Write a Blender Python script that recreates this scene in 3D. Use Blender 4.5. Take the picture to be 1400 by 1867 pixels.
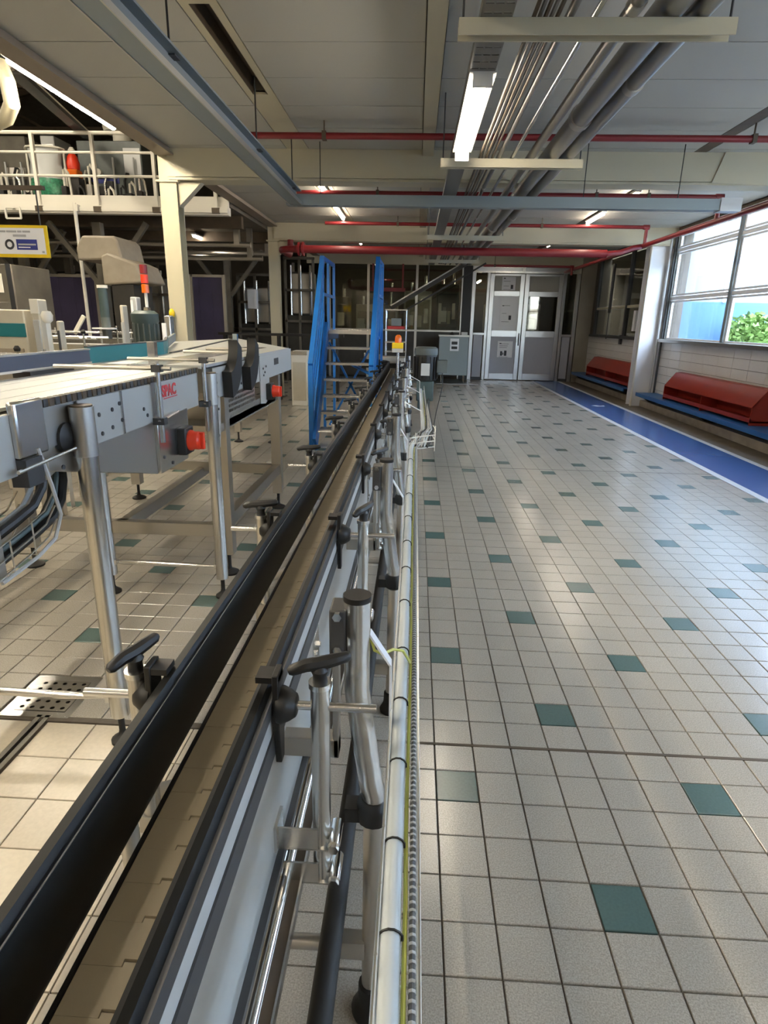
import bpy, math, random
from mathutils import Vector, Matrix
random.seed(7)
for o in list(bpy.data.objects): bpy.data.objects.remove(o)
SC = bpy.context.scene
COL = SC.collection
PI = math.pi

# ------------------------------------------------------------------ camera
CAM_H = 1.6
YAW, PITCH, ROLL, FPX = -.0448, .3045, .0205, 1105.0
def cam_axes():
    fw = Vector((math.sin(YAW), math.cos(YAW), 0)); rt = Vector((math.cos(YAW), -math.sin(YAW), 0)); up = Vector((0, 0, 1))
    f2 = fw * math.cos(PITCH) - up * math.sin(PITCH); u2 = up * math.cos(PITCH) + fw * math.sin(PITCH)
    r3 = rt * math.cos(ROLL) + u2 * math.sin(ROLL); u3 = u2 * math.cos(ROLL) - rt * math.sin(ROLL)
    return r3, u3, f2
CR, CU, CF = cam_axes()
cd = bpy.data.cameras.new('camera'); cam = bpy.data.objects.new('camera', cd); COL.objects.link(cam)
cd.sensor_fit = 'VERTICAL'; cd.sensor_height = 36.0; cd.sensor_width = 27.0
cd.lens = 36.0 * FPX / 1867.0
cd.clip_start = .02; cd.clip_end = 200
m = Matrix(((CR.x, CU.x, -CF.x, 0), (CR.y, CU.y, -CF.y, 0), (CR.z, CU.z, -CF.z, CAM_H), (0, 0, 0, 1)))
cam.matrix_world = m
SC.camera = cam

# ------------------------------------------------------------------ world, exposure
SC.view_settings.view_transform = 'Standard'; SC.view_settings.look = 'None'
SC.view_settings.gamma = 1; SC.view_settings.use_curve_mapping = False
SC.view_settings.exposure = 0.3
W = bpy.data.worlds.new('World'); SC.world = W; W.use_nodes = True
nt = W.node_tree; bg = nt.nodes['Background']
sky = nt.nodes.new('ShaderNodeTexSky'); sky.sky_type = 'NISHITA'; sky.sun_disc = False
sky.sun_elevation = math.radians(50); sky.sun_rotation = math.radians(200); sky.air_density = 1.0; sky.dust_density = 1.2
hs = nt.nodes.new('ShaderNodeHueSaturation'); hs.inputs['Saturation'].default_value = .55; nt.links.new(sky.outputs[0], hs.inputs['Color'])
nt.links.new(hs.outputs[0], bg.inputs[0]); bg.inputs[1].default_value = 3.8
sd = bpy.data.lights.new('sun_offscreen', 'SUN'); sd.energy = 9; sd.angle = .01; sd.color = (1, .95, .87)
sun = bpy.data.objects.new('sun_offscreen', sd); COL.objects.link(sun)
sun.rotation_euler = Vector((.8, .15, -.8)).to_track_quat('-Z', 'Y').to_euler()

# ------------------------------------------------------------------ helpers
def at(px, py, Y):
    """a point seen at a photo pixel that stands at depth Y in the room"""
    d = CR * ((px - 700) / FPX) - CU * ((py - 933.5) / FPX) + CF
    return Vector((0, 0, CAM_H)) + d * (Y / d.y)
def lin(h):
    h = h.lstrip('#'); c = [int(h[i:i+2], 16) / 255 for i in (0, 2, 4)]
    return tuple(((v + .055) / 1.055) ** 2.4 if v > .04045 else v / 12.92 for v in c) + (1,)
M = {}
def mat(name, col, rough=.5, metal=0., var=0., scale=8., bump=0., bscale=60., spec=.5, emit=0., coat=0., rvar=0.):
    mt = bpy.data.materials.new(name); mt.use_nodes = True; n = mt.node_tree; b = n.nodes['Principled BSDF']
    c = lin(col) if isinstance(col, str) else col
    b.inputs['Base Color'].default_value = c; b.inputs['Roughness'].default_value = rough; b.inputs['Metallic'].default_value = metal
    b.inputs['Specular IOR Level'].default_value = spec; b.inputs['Coat Weight'].default_value = coat
    if emit: b.inputs['Emission Color'].default_value = c; b.inputs['Emission Strength'].default_value = emit
    if var or bump or rvar:
        tc = n.nodes.new('ShaderNodeTexCoord'); no = n.nodes.new('ShaderNodeTexNoise'); no.inputs['Scale'].default_value = scale; no.inputs['Detail'].default_value = 4
        n.links.new(tc.outputs['Object'], no.inputs['Vector'])
        if var:
            mx = n.nodes.new('ShaderNodeMix'); mx.data_type = 'RGBA'
            mx.inputs['A'].default_value = tuple(max(0, v * (1 - var)) for v in c[:3]) + (1,); mx.inputs['B'].default_value = tuple(min(1, v * (1 + var)) for v in c[:3]) + (1,)
            mr = n.nodes.new('ShaderNodeMapRange'); mr.inputs[1].default_value = .3; mr.inputs[2].default_value = .7
            n.links.new(no.outputs['Fac'], mr.inputs[0]); n.links.new(mr.outputs[0], mx.inputs['Factor']); n.links.new(mx.outputs['Result'], b.inputs['Base Color'])
        if rvar:
            mr = n.nodes.new('ShaderNodeMapRange'); mr.inputs[1].default_value = .3; mr.inputs[2].default_value = .7
            mr.inputs[3].default_value = max(.02, rough - rvar); mr.inputs[4].default_value = rough + rvar
            n.links.new(no.outputs['Fac'], mr.inputs[0]); n.links.new(mr.outputs[0], b.inputs['Roughness'])
        if bump:
            n2 = n.nodes.new('ShaderNodeTexNoise'); n2.inputs['Scale'].default_value = bscale; n.links.new(tc.outputs['Object'], n2.inputs['Vector'])
            bp = n.nodes.new('ShaderNodeBump'); bp.inputs['Strength'].default_value = bump; bp.inputs['Distance'].default_value = .002
            n.links.new(n2.outputs['Fac'], bp.inputs['Height']); n.links.new(bp.outputs[0], b.inputs['Normal'])
    M[name] = mt
    return mt
def tilemat(name, col, T, cellvar, speck, sscale, rough, rvar, org=(0, 0), TY=None):
    """glazed floor tile: colour differs a little from tile to tile, fine speckle inside"""
    mt = bpy.data.materials.new(name); mt.use_nodes = True; n = mt.node_tree; b = n.nodes['Principled BSDF']; L = n.links.new
    c = lin(col); g = n.nodes.new('ShaderNodeNewGeometry')
    sn = n.nodes.new('ShaderNodeVectorMath'); sn.operation = 'SNAP'; sn.inputs[1].default_value = (T, TY or T, 50)
    sb = n.nodes.new('ShaderNodeVectorMath'); sb.operation = 'SUBTRACT'; sb.inputs[1].default_value = (org[0], org[1], -25); L(g.outputs['Position'], sb.inputs[0]); L(sb.outputs[0], sn.inputs[0])
    wn = n.nodes.new('ShaderNodeTexWhiteNoise'); L(sn.outputs[0], wn.inputs['Vector'])
    n1 = n.nodes.new('ShaderNodeTexNoise'); n1.inputs['Scale'].default_value = sscale; n1.inputs['Detail'].default_value = 3; L(g.outputs['Position'], n1.inputs['Vector'])
    n2 = n.nodes.new('ShaderNodeTexNoise'); n2.inputs['Scale'].default_value = 1.3; n2.inputs['Detail'].default_value = 4; L(g.outputs['Position'], n2.inputs['Vector'])
    def rng(src, lo, hi, a=0., z=1.):
        r = n.nodes.new('ShaderNodeMapRange'); r.inputs[1].default_value = a; r.inputs[2].default_value = z; r.inputs[3].default_value = lo; r.inputs[4].default_value = hi; L(src, r.inputs[0]); return r.outputs[0]
    def mul(a, bb):
        k = n.nodes.new('ShaderNodeMath'); k.operation = 'MULTIPLY'; L(a, k.inputs[0]); L(bb, k.inputs[1]); return k.outputs[0]
    v = mul(mul(rng(wn.outputs['Value'], 1 - cellvar, 1 + cellvar), rng(n1.outputs['Fac'], 1 - speck, 1 + speck, .35, .65)), rng(n2.outputs['Fac'], .95, 1.04, .3, .7))
    sc = n.nodes.new('ShaderNodeVectorMath'); sc.operation = 'SCALE'; sc.inputs[0].default_value = c[:3]; L(v, sc.inputs['Scale'])
    b.inputs['Specular IOR Level'].default_value = .8
    L(sc.outputs[0], b.inputs['Base Color']); L(rng(wn.outputs['Value'], rough - rvar, rough + rvar), b.inputs['Roughness'])
    M[name] = mt
OFF = {}
class MB:
    def __init__(s): s.v = []; s.f = []; s.mi = []; s.cur = 0
    def add(s, vs, fs):
        k = len(s.v); s.v += [Vector(v) for v in vs]; s.f += [tuple(i + k for i in f) for f in fs]; s.mi += [s.cur] * len(fs); return s
    def box(s, x0, x1, y0, y1, z0, z1):
        x0, x1 = sorted((x0, x1)); y0, y1 = sorted((y0, y1)); z0, z1 = sorted((z0, z1))
        return s.add([(x0,y0,z0),(x1,y0,z0),(x1,y1,z0),(x0,y1,z0),(x0,y0,z1),(x1,y0,z1),(x1,y1,z1),(x0,y1,z1)],
                     [(0,3,2,1),(4,5,6,7),(0,1,5,4),(1,2,6,5),(2,3,7,6),(3,0,4,7)])
    def bar(s, p, q, w, h, up=(0, 0, 1)):
        """square section bar from p to q: w sideways, h along up"""
        p, q = Vector(p), Vector(q); d = (q - p).normalized(); u = Vector(up)
        if abs(d.dot(u)) > .95: u = Vector((0, 1, 0))
        sd_ = d.cross(u).normalized(); u = sd_.cross(d).normalized(); a = sd_ * w / 2; b = u * h / 2
        vs = [e + k for e in (p, q) for k in (-a - b, a - b, a + b, -a + b)]
        return s.add(vs, [(3,2,1,0),(4,5,6,7),(0,1,5,4),(1,2,6,5),(2,3,7,6),(3,0,4,7)])
    def cyl(s, p, q, r, n=12, r2=None, caps=True):
        p, q = Vector(p), Vector(q); d = (q - p).normalized(); u = Vector((0, 0, 1)) if abs(d.z) < .9 else Vector((1, 0, 0))
        a = d.cross(u).normalized(); b = a.cross(d).normalized(); r2 = r if r2 is None else r2
        vs = []
        for e, rr in ((p, r), (q, r2)):
            for i in range(n):
                t = 2 * PI * i / n; vs.append(e + a * (rr * math.cos(t)) + b * (rr * math.sin(t)))
        fs = [(i, i + n, (i + 1) % n + n, (i + 1) % n) for i in range(n)]
        if caps: fs += [tuple(range(n)), tuple(range(2 * n - 1, n - 1, -1))]
        return s.add(vs, fs)
    def tube(s, pts, r, n=8):
        pts = [Vector(p) for p in pts]; N = len(pts); vs = []; fs = []
        ref = None
        for i, p in enumerate(pts):
            d = (pts[min(i + 1, N - 1)] - pts[max(i - 1, 0)]).normalized()
            if ref is None: ref = Vector((0, 0, 1)) if abs(d.z) < .9 else Vector((1, 0, 0))
            a = d.cross(ref).normalized(); b = a.cross(d).normalized(); ref = b
            rr = r[i] if isinstance(r, (list, tuple)) else r
            vs += [p + a * (rr * math.cos(2 * PI * k / n)) + b * (rr * math.sin(2 * PI * k / n)) for k in range(n)]
        for i in range(N - 1):
            for k in range(n): fs.append((i * n + k, (i + 1) * n + k, (i + 1) * n + (k + 1) % n, i * n + (k + 1) % n))
        fs += [tuple(range(n)), tuple(range(N * n - 1, (N - 1) * n - 1, -1))]
        return s.add(vs, fs)
    def lathe(s, c, prof, n=16, axis='z'):
        c = Vector(c); vs = []; fs = []
        for r, h in prof:
            for i in range(n):
                t = 2 * PI * i / n; x, y = r * math.cos(t), r * math.sin(t)
                vs.append(c + (Vector((x, y, h)) if axis == 'z' else Vector((h, x, y)) if axis == 'x' else Vector((y, h, x))))
        for j in range(len(prof) - 1):
            for i in range(n): fs.append((j*n+i, j*n+(i+1) % n, (j+1)*n+(i+1) % n, (j+1)*n+i))
        fs += [tuple(range(n - 1, -1, -1)), tuple((len(prof)-1)*n + i for i in range(n))]
        return s.add(vs, fs)
    def prism(s, poly, axis, a, b):
        """poly in the plane across axis ('x': (y,z), 'y': (x,z), 'z': (x,y)), extruded from a to b"""
        f = {'x': lambda u, v, t: (t, u, v), 'y': lambda u, v, t: (u, t, v), 'z': lambda u, v, t: (u, v, t)}[axis]
        n = len(poly); vs = [f(u, v, a) for u, v in poly] + [f(u, v, b) for u, v in poly]
        return s.add(vs, [tuple(range(n - 1, -1, -1)), tuple(range(n, 2 * n))] + [(i, (i + 1) % n, (i + 1) % n + n, i + n) for i in range(n)])
    def mesh(s, name, mats, off=(0, 0, 0), smooth=True, ang=38):
        me = bpy.data.meshes.new(name); off = Vector(off)
        me.from_pydata([tuple(v - off) for v in s.v], [], s.f)
        for mm in mats: me.materials.append(M[mm] if isinstance(mm, str) else mm)
        if len(mats) > 1: me.polygons.foreach_set('material_index', s.mi)
        import bmesh
        bm = bmesh.new(); bm.from_mesh(me); bmesh.ops.recalc_face_normals(bm, faces=bm.faces); bm.to_mesh(me); bm.free()
        if smooth:
            me.polygons.foreach_set('use_smooth', [True] * len(me.polygons)); me.set_sharp_from_angle(angle=math.radians(ang))
        me.update(); return me
    def build(s, name, mats, parent=None, bevel=0., smooth=True, base=None):
        if isinstance(mats, str): mats = [mats]
        if parent is not None: off = OFF[parent.name]
        elif base is not None: off = Vector(base)
        else:
            xs = [v.x for v in s.v]; ys = [v.y for v in s.v]; zs = [v.z for v in s.v]
            off = Vector(((min(xs) + max(xs)) / 2, (min(ys) + max(ys)) / 2, min(zs)))
        o = bpy.data.objects.new(name, s.mesh(name, mats, off, smooth)); COL.objects.link(o); OFF[o.name] = off
        if parent is not None: o.parent = parent
        else: o.location = off
        if bevel:
            bv = o.modifiers.new('bevel', 'BEVEL'); bv.width = bevel; bv.segments = 2; bv.limit_method = 'ANGLE'; bv.angle_limit = math.radians(50)
        return o
def tag(o, label=None, cat=None, group=None, kind=None):
    if label: o['label'] = label
    if cat: o['category'] = cat
    if group: o['group'] = group
    if kind: o['kind'] = kind
    return o
def thing(name, label, cat, loc=(0, 0, 0), group=None, kind=None):
    o = bpy.data.objects.new(name, None); COL.objects.link(o); o.location = loc; o.empty_display_size = .1; OFF[o.name] = Vector(loc)
    return tag(o, label, cat, group, kind)
def put(name, me, parent, loc, rotz=0.):
    """a piece that shares its mesh"""
    o = bpy.data.objects.new(name, me); COL.objects.link(o); o.location = loc; o.rotation_euler.z = rotz
    if parent is not None: o.parent = parent
    return o
def copy_tree(o, parent=None, delta=None):
    c = o.copy(); COL.objects.link(c); c.parent = parent
    if delta is not None: c.location = Vector(o.location) + Vector(delta); OFF[c.name] = OFF[o.name] + Vector(delta)
    for ch in [k for k in o.children]: copy_tree(ch, c)
    return c
def text(name, body, size, parent, loc, rot, m_, depth=.0008, bold=0.):
    cu = bpy.data.curves.new(name, 'FONT'); cu.body = body; cu.size = size; cu.extrude = depth; cu.align_x = 'LEFT'; cu.offset = bold
    t = bpy.data.objects.new('tmp', cu); COL.objects.link(t); dg = bpy.context.evaluated_depsgraph_get(); me = bpy.data.meshes.new_from_object(t.evaluated_get(dg))
    bpy.data.objects.remove(t); me.materials.clear(); me.materials.append(M[m_])
    o = bpy.data.objects.new(name, me); COL.objects.link(o); o.parent = parent; o.location = Vector(loc) - OFF[parent.name]; o.rotation_euler = rot
    return o
def arc(c, r, a0, a1, n, plane='yz', x=0.):
    out = []
    for i in range(n + 1):
        t = a0 + (a1 - a0) * i / n; u, v = c[0] + r * math.cos(t), c[1] + r * math.sin(t)
        out.append((x, u, v) if plane == 'yz' else (u, x, v) if plane == 'xz' else (u, v, x))
    return out

# ------------------------------------------------------------------ materials
tilemat('tile_speckled', '#a39d93', .15, .025, .2, 240, .23, .0, (.128, 2.04), .1505)
tilemat('tile_speckled_left', '#a39d93', .15, .025, .2, 240, .23, .0, (-1.255, 3.14))
tilemat('tile_green', '#4c6461', .15, .0, .05, 120, .27, .0)
tilemat('tile_cream', '#cabfab', .2035, .04, .04, 60, .28, .03, (-.85, 1.236), .204)
tilemat('tile_wall', '#dbd8d2', .498, .0, .02, 40, .22, .0)
mat('grout', '#5d564d', .9, var=.2, scale=20)
mat('paint_blue_floor', '#41629a', .22)
mat('paint_white_line', '#c4c6c8', .4)
mat('floor_brown', '#6d6355', .5, var=.2, scale=5)
mat('kerb', '#a3988a', .7, var=.15, scale=6)
mat('ceiling_panel', '#a9a79d', .6)
mat('ceiling_gap', '#6d6a60', .8)
mat('cream_steel', '#b8b198', .5)
mat('beam_cream', '#b8b198', .5)
mat('brown_steel', '#4f4334', .6, var=.15)
mat('steel', (.62, .61, .58, 1), .27, 1.)
mat('steel_bright', (.78, .78, .77, 1), .22, 1.)
mat('steel_dull', (.5, .48, .44, 1), .38, 1.)
mat('steel_plate', '#c6c7c4', .34, .5)
mat('pipe_grey', (.19, .18, .165, 1), .4, .7)
mat('pipe_big', (.34, .33, .31, 1), .36, .9)
mat('alu', (.5, .5, .5, 1), .33, .9)
mat('chrome', (.85, .85, .84, 1), .12, 1.)
mat('zinc', '#7f888b', .45, .4)
mat('wire', (.8, .78, .72, 1), .28, 1.)
mat('black_plastic', '#121212', .5)
mat('black_rail', '#0d0d0c', .45, spec=.25)
mat('black_rubber', '#0e0f11', .6)
mat('belt_tan', '#a59a82', .42)
mat('grey_dark', '#37383a', .5)
mat('grey_light', '#b4b6b6', .4, .2)
mat('conduit_grey', '#adb5ba', .35)
mat('cable_yellow', '#c2c45c', .4)
mat('cable_green', '#2e6e3a', .4)
mat('hose_spiral', '#55585a', .5)
mat('switch_red', '#d8371b', .35)
mat('text_red', '#c43a3c', .5)
mat('text_grey', '#a3a3a6', .6)
mat('text_dark', '#33343a', .6)
mat('teal', '#1d7078', .4)
mat('navy_rail', '#43495a', .45)
mat('blue_paint', '#1f6bb5', .35, var=.1, scale=6)
mat('bench_blue', '#27609a', .35)
mat('bench_blue_top', '#7e9db5', .35, var=.06, scale=6)
mat('red_board', '#962818', .42)
mat('red_pipe', '#761a1f', .42)
mat('beige_machine', '#bdb6a4', .5, var=.05)
mat('grey_hood', '#9a9080', .5, var=.08)
mat('dark_machine', '#2b2925', .5, var=.3, scale=3)
mat('mid_machine', '#5c574d', .5, var=.3, scale=3)
mat('purple_curtain', '#3a3550', .35, var=.25, scale=2)
mat('yellow', '#e2c01f', .4)
mat('orange_lens', '#d9661a', .2)
mat('white_paint', '#dcd8cc', .45)
mat('white_sheet', '#e2e3e6', .5)
mat('door_panel', '#a9aab3', .45)
mat('paper', '#e4e4e6', .6)
mat('blue_print', '#2b3680', .5)
mat('green_bits', '#3c8f6c', .4, var=.5, scale=30)
mat('bag', '#cfd2d2', .25)
mat('motor_grey', '#59605f', .45, var=.1)
mat('motor_green', '#3b4a4a', .45, var=.1)
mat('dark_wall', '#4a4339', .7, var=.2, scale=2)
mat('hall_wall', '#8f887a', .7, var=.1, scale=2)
mat('hall_roof', '#8b857a', .7, var=.1)
mat('ext_wall', '#d3dee6', .8)
mat('ext_blue', '#3c618c', .7)
mat('wing_blue', '#44698f', .7)
mat('wing_pale', '#7d909e', .7)
mat('ext_ground', '#b9b4a8', .9)
mat('leaf', '#7c9c58', .5, var=.35, scale=9)
mat('stem', '#5c4a33', .8)
mat('lamp_body', '#cfcdc4', .5)
def glass(name, col, rough, tr):
    mt = bpy.data.materials.new(name); mt.use_nodes = True; n = mt.node_tree; b = n.nodes['Principled BSDF']
    out = n.nodes['Material Output']; gl = n.nodes.new('ShaderNodeBsdfGlossy'); gl.inputs['Roughness'].default_value = rough
    tp = n.nodes.new('ShaderNodeBsdfTransparent'); tp.inputs['Color'].default_value = lin(col)
    mx = n.nodes.new('ShaderNodeMixShader'); fr = n.nodes.new('ShaderNodeLayerWeight'); fr.inputs['Blend'].default_value = .5
    pw = n.nodes.new('ShaderNodeMath'); pw.operation = 'POWER'; pw.inputs[1].default_value = 4; n.links.new(fr.outputs['Facing'], pw.inputs[0])
    ml = n.nodes.new('ShaderNodeMath'); ml.operation = 'MULTIPLY_ADD'; ml.inputs[1].default_value = .5; ml.inputs[2].default_value = tr; n.links.new(pw.outputs[0], ml.inputs[0])
    n.links.new(ml.outputs[0], mx.inputs[0]); n.links.new(tp.outputs[0], mx.inputs[1]); n.links.new(gl.outputs[0], mx.inputs[2]); n.links.new(mx.outputs[0], out.inputs[0])
    n.nodes.remove(b); M[name] = mt
glass('window_glass', '#eef4f8', .03, .03)
glass('partition_glass', '#e2e3da', .03, .07)
def emis(name, col, s):
    mt = bpy.data.materials.new(name); mt.use_nodes = True; n = mt.node_tree; b = n.nodes['Principled BSDF']; e = n.nodes.new('ShaderNodeEmission')
    e.inputs[0].default_value = lin(col); e.inputs[1].default_value = s; n.links.new(e.outputs[0], n.nodes['Material Output'].inputs[0]); n.nodes.remove(b); M[name] = mt
emis('tube_warm', '#fff0da', 46.0)
emis('tube_hall', '#fff2da', 170.0)
emis('tube_edge', '#fff0d4', 260.0)
mat('edge_brown', '#85796a', .6)
# ================================================================== SETTING
ZC = 3.43           # ceiling height
# ---- floor
fs_ = MB().box(-14, -1.66, -3, 19.2, -.14, -.008).box(-1.41, 5.05, -3, 19.2, -.14, -.008).box(-1.66, -1.41, -3, -1.5, -.14, -.008).box(-1.66, -1.41, 2.35, 19.2, -.14, -.008)
fs_.box(-1.66, -1.505, -1.5, 2.1, -.12, -.008).box(-1.49, -1.41, -1.5, 2.1, -.12, -.008).box(-1.66, -1.41, -1.5, 2.35, -.14, -.12)
floor = fs_.build('floor', 'grout', base=(0, 0, 0)); tag(floor, kind='structure')
def pix(x, y, z=0.):
    d = Vector((x, y, z - CAM_H)); w = d.dot(CF)
    return None if w < .05 else (700 + FPX * d.dot(CR) / w, 933.5 - FPX * d.dot(CU) / w)
tiles = []      # (x, y, w, d, mesh key)
T = .15
j = 0
for i in range(-4, 22):
    for j in range(-20, 112):
        x = .128 + T * i; y = 2.04 + .1505 * j
        if x + T > 3.44: continue
        g = i >= 0 and ((i % 6 == 0 and (j + 2) % 6 == 0) or (i % 6 == 3 and (j + 2) % 6 == 3))
        tiles.append((x, y, T, .15, 'tile_green' if g else 'tile_speckled'))
for i in range(-34, 5):
    for j in range(-7, 106):
        x = -1.255 + T * i; y = 3.14 + T * j
        g = ((i % 6 == 0 and j % 6 == 0) or (i % 6 == 3 and j % 6 == 3))
        if -1.71 < x < -1.41 and 2.0 < y < 2.3: continue      # the drain sits here
        tiles.append((x, y, T, T, 'tile_green' if g else 'tile_speckled_left'))
for i in range(-18, 2):
    for j in range(-17, 4):
        tiles.append((-.85 + .2035 * i, 1.236 + .204 * j, .2035 if i != -4 else .1365, .204, 'tile_cream'))     # tiles cut beside the drain channel
def tscore(t):
    x, y, w, d, k = t; xm = x + w / 2
    if -1.02 < xm < -.2: return 0
    ps = [pix(x + a * w, y + b * d) for a in (0, 1) for b in (0, 1)]
    if any(p is None for p in ps): return 0
    cxp = sum(p[0] for p in ps) / 4; cyp = sum(p[1] for p in ps) / 4
    if not (-30 < cxp < 1430 and 600 < cyp < 1900): return 0
    return (max(p[0] for p in ps) - min(p[0] for p in ps)) * (max(p[1] for p in ps) - min(p[1] for p in ps))
tiles.sort(key=tscore, reverse=True)
tmesh = {}
for key, w in (('tile_speckled', .15), ('tile_speckled_left', .15), ('tile_green', .15), ('tile_cream', .2037)):
    h = w / 2 - .0024; c = .0018
    b_ = MB(); lo = [(-h, -h), (h, -h), (h, h), (-h, h)]; hi = [(-h + c, -h + c), (h - c, -h + c), (h - c, h - c), (-h + c, h - c)]
    b_.add([(x, y, -.012) for x, y in lo] + [(x, y, -c) for x, y in lo] + [(x, y, 0) for x, y in hi],
           [(8, 9, 10, 11)] + [(i + o_, (i + 1) % 4 + o_, (i + 1) % 4 + o_ + 4, i + o_ + 4) for o_ in (0, 4) for i in range(4)])
    tmesh[key] = b_.mesh(key, [key], smooth=False)
tiles = [t for t in tiles if t[2] != .1365][:290] + [t for t in tiles if t[2] == .1365] + [t for t in tiles if t[2] != .1365][290:]
for x, y, w, d, k in tiles[:290]:
    put('floor_tile', tmesh[k], floor, (x + w / 2, y + d / 2, random.uniform(-.0006, .0004)))
rest = MB(); keys = ['tile_speckled', 'tile_green', 'tile_cream', 'tile_speckled_left']
for x, y, w, d, k in tiles[290:]:
    rest.cur = keys.index(k); h = random.uniform(-.0006, .0004)
    x0, x1, y0, y1 = x + .0024, x + w - .0024, y + .0024, y + d - .0024
    rest.add([(x0, y0, h), (x1, y0, h), (x1, y1, h), (x0, y1, h), (x0, y0, -.01), (x1, y0, -.01), (x1, y1, -.01), (x0, y1, -.01)],
             [(0, 1, 2, 3), (0, 4, 5, 1), (1, 5, 6, 2), (2, 6, 7, 3), (3, 7, 4, 0)])
o = rest.build('far_floor_tiles', keys, floor, smooth=False); o['kind'] = 'stuff'
# painted walkway, its white borders, floor strip by the wall, expansion joint
MB().box(3.52, 4.22, -3, 18.55, -.006, .0035).build('walkway_paint', 'paint_blue_floor', floor)
MB().box(3.43, 3.52, -3, 18.55, -.006, .004).build('white_line', 'paint_white_line', floor)
MB().box(4.22, 4.31, -3, 18.55, -.006, .004).build('white_line', 'paint_white_line', floor)
MB().prism([(3.72, 13.0), (3.8, 12.86), (3.98, 12.92), (3.99, 13.05), (3.9, 12.98), (3.84, 13.08)], 'z', .003, .005).build('walkway_mark', 'paint_white_line', floor)
MB().box(4.31, 4.76, -3, 18.55, -.006, .002).build('floor_strip', 'floor_brown', floor)
MB().box(-.03, 3.43, 2.028, 2.042, -.006, .0015).build('expansion_joint', 'brown_steel', floor)
MB().box(-4, -.45, 2.058, 2.088, -.008, .0005).build('expansion_joint', 'grout', floor)
MB().box(.1, 3.43, 6.93, 6.943, -.006, .0015).build('expansion_joint', 'grout', floor)
MB().prism([(1.5, 17.1), (-.3, 17.0), (-3, 17.0), (-3, 18.6), (1.5, 18.6)], 'z', -.006, .003).build('grey_floor_patch', 'motor_grey', floor)
MB().box(.6, 1.75, 16.95, 17.0, -.006, .004).build('white_line', 'paint_white_line', floor)

# ---- right wall with windows
XW = 5.0
wall = MB()
wall.box(XW + .02, XW + .3, -3, 19.2, -.1, 1.33)
wall.box(XW + .02, XW + .3, -3, 19.2, 3.36, 3.6)
wall.box(XW + .02, XW + .3, 13.05, 13.6, 1.33, 3.4)
wall.box(XW + .02, XW + .3, 18.2, 19.2, 1.33, 3.4)
wr = wall.build('wall_right', 'grout', base=(XW, 0, 0)); tag(wr, kind='structure')
wt = MB(); tw, th = .498, .16; h = .003
wt.box(0, .022, h, tw - h, h, th - h); wtm = wt.mesh('wall_tile', ['tile_wall'], smooth=False)
n_ = 0; wrest = MB()
for r in range(8):
    for c in range(-2, 38):
        y0 = c * tw + .13
        if y0 > 18.5: continue
        if r < 1: continue
        if y0 > 5.5 : put('wall_tile', wtm, wr, (0, y0, .04 + r * th)); n_ += 1
        else: wrest.box(XW, XW + .022, y0 + h, y0 + tw - h, .04 + r * th + h, .04 + (r + 1) * th - h)
o = wrest.build('near_wall_tiles', 'tile_wall', wr, smooth=False); o['kind'] = 'stuff'
MB().box(4.76, XW + .02, -3, 18.55, -.05, .13).build('baseboard_right', 'kerb', base=(4.9, 8, 0))['kind'] = 'structure'
def window(name, y0, y1, muls, mid, tran, inner):
    wn = thing(name, None, None, (XW, (y0 + y1) / 2, 1.33), kind='structure')
    MB().box(XW - .1, XW + .2, y0, y1, 1.31, 1.375).build('sill', 'steel_dull' if not inner else 'grey_dark', wn, bevel=.006)
    fr = 'white_sheet' if not inner else 'beam_cream'
    MB().box(XW, XW + .08, y0, y1, 3.3, 3.38).build('frame_top', fr, wn)
    ys = [y0 + .04] + list(muls) + [y1 - .04]
    for yy in ys: MB().box(XW - .01, XW + .08, yy - .045, yy + .045, 1.375, 3.33).build('mullion', 'zinc' if not inner else 'grey_dark', wn, bevel=.006)
    for a, b in zip(ys[:-1], ys[1:]):
        a += .045; b -= .045
        for z in (mid, tran):
            if z: MB().box(XW + .01, XW + .07, a, b, z - .03, z + .03).build('rail', fr, wn, bevel=.004)
        for z0, z1 in ((1.375, mid - .045), (mid + .045, (tran or 3.345) - .045)) + (((tran + .045, 3.3),) if tran else ()):
            if not inner:   # inner casement frame
                f = MB(); w_ = .05
                f.box(XW + .02, XW + .06, a, a + w_, z0, z1).box(XW + .02, XW + .06, b - w_, b, z0, z1)
                f.box(XW + .02, XW + .06, a + w_, b - w_, z0, z0 + .03).box(XW + .02, XW + .06, a + w_, b - w_, z1 - .03, z1)
                f.build('casement', fr, wn)
            MB().box(XW + .035, XW + .04, a, b, z0, z1).build('pane', 'window_glass' if not inner else 'partition_glass', wn)
    return wn
window('window_1', -2.9, 13.05, [.55, 3.05, 5.55, 8.05, 10.59], 2.14, 3.02, False)
window('window_2', 13.6, 18.2, [15.6], 2.05, None, True)
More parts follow.
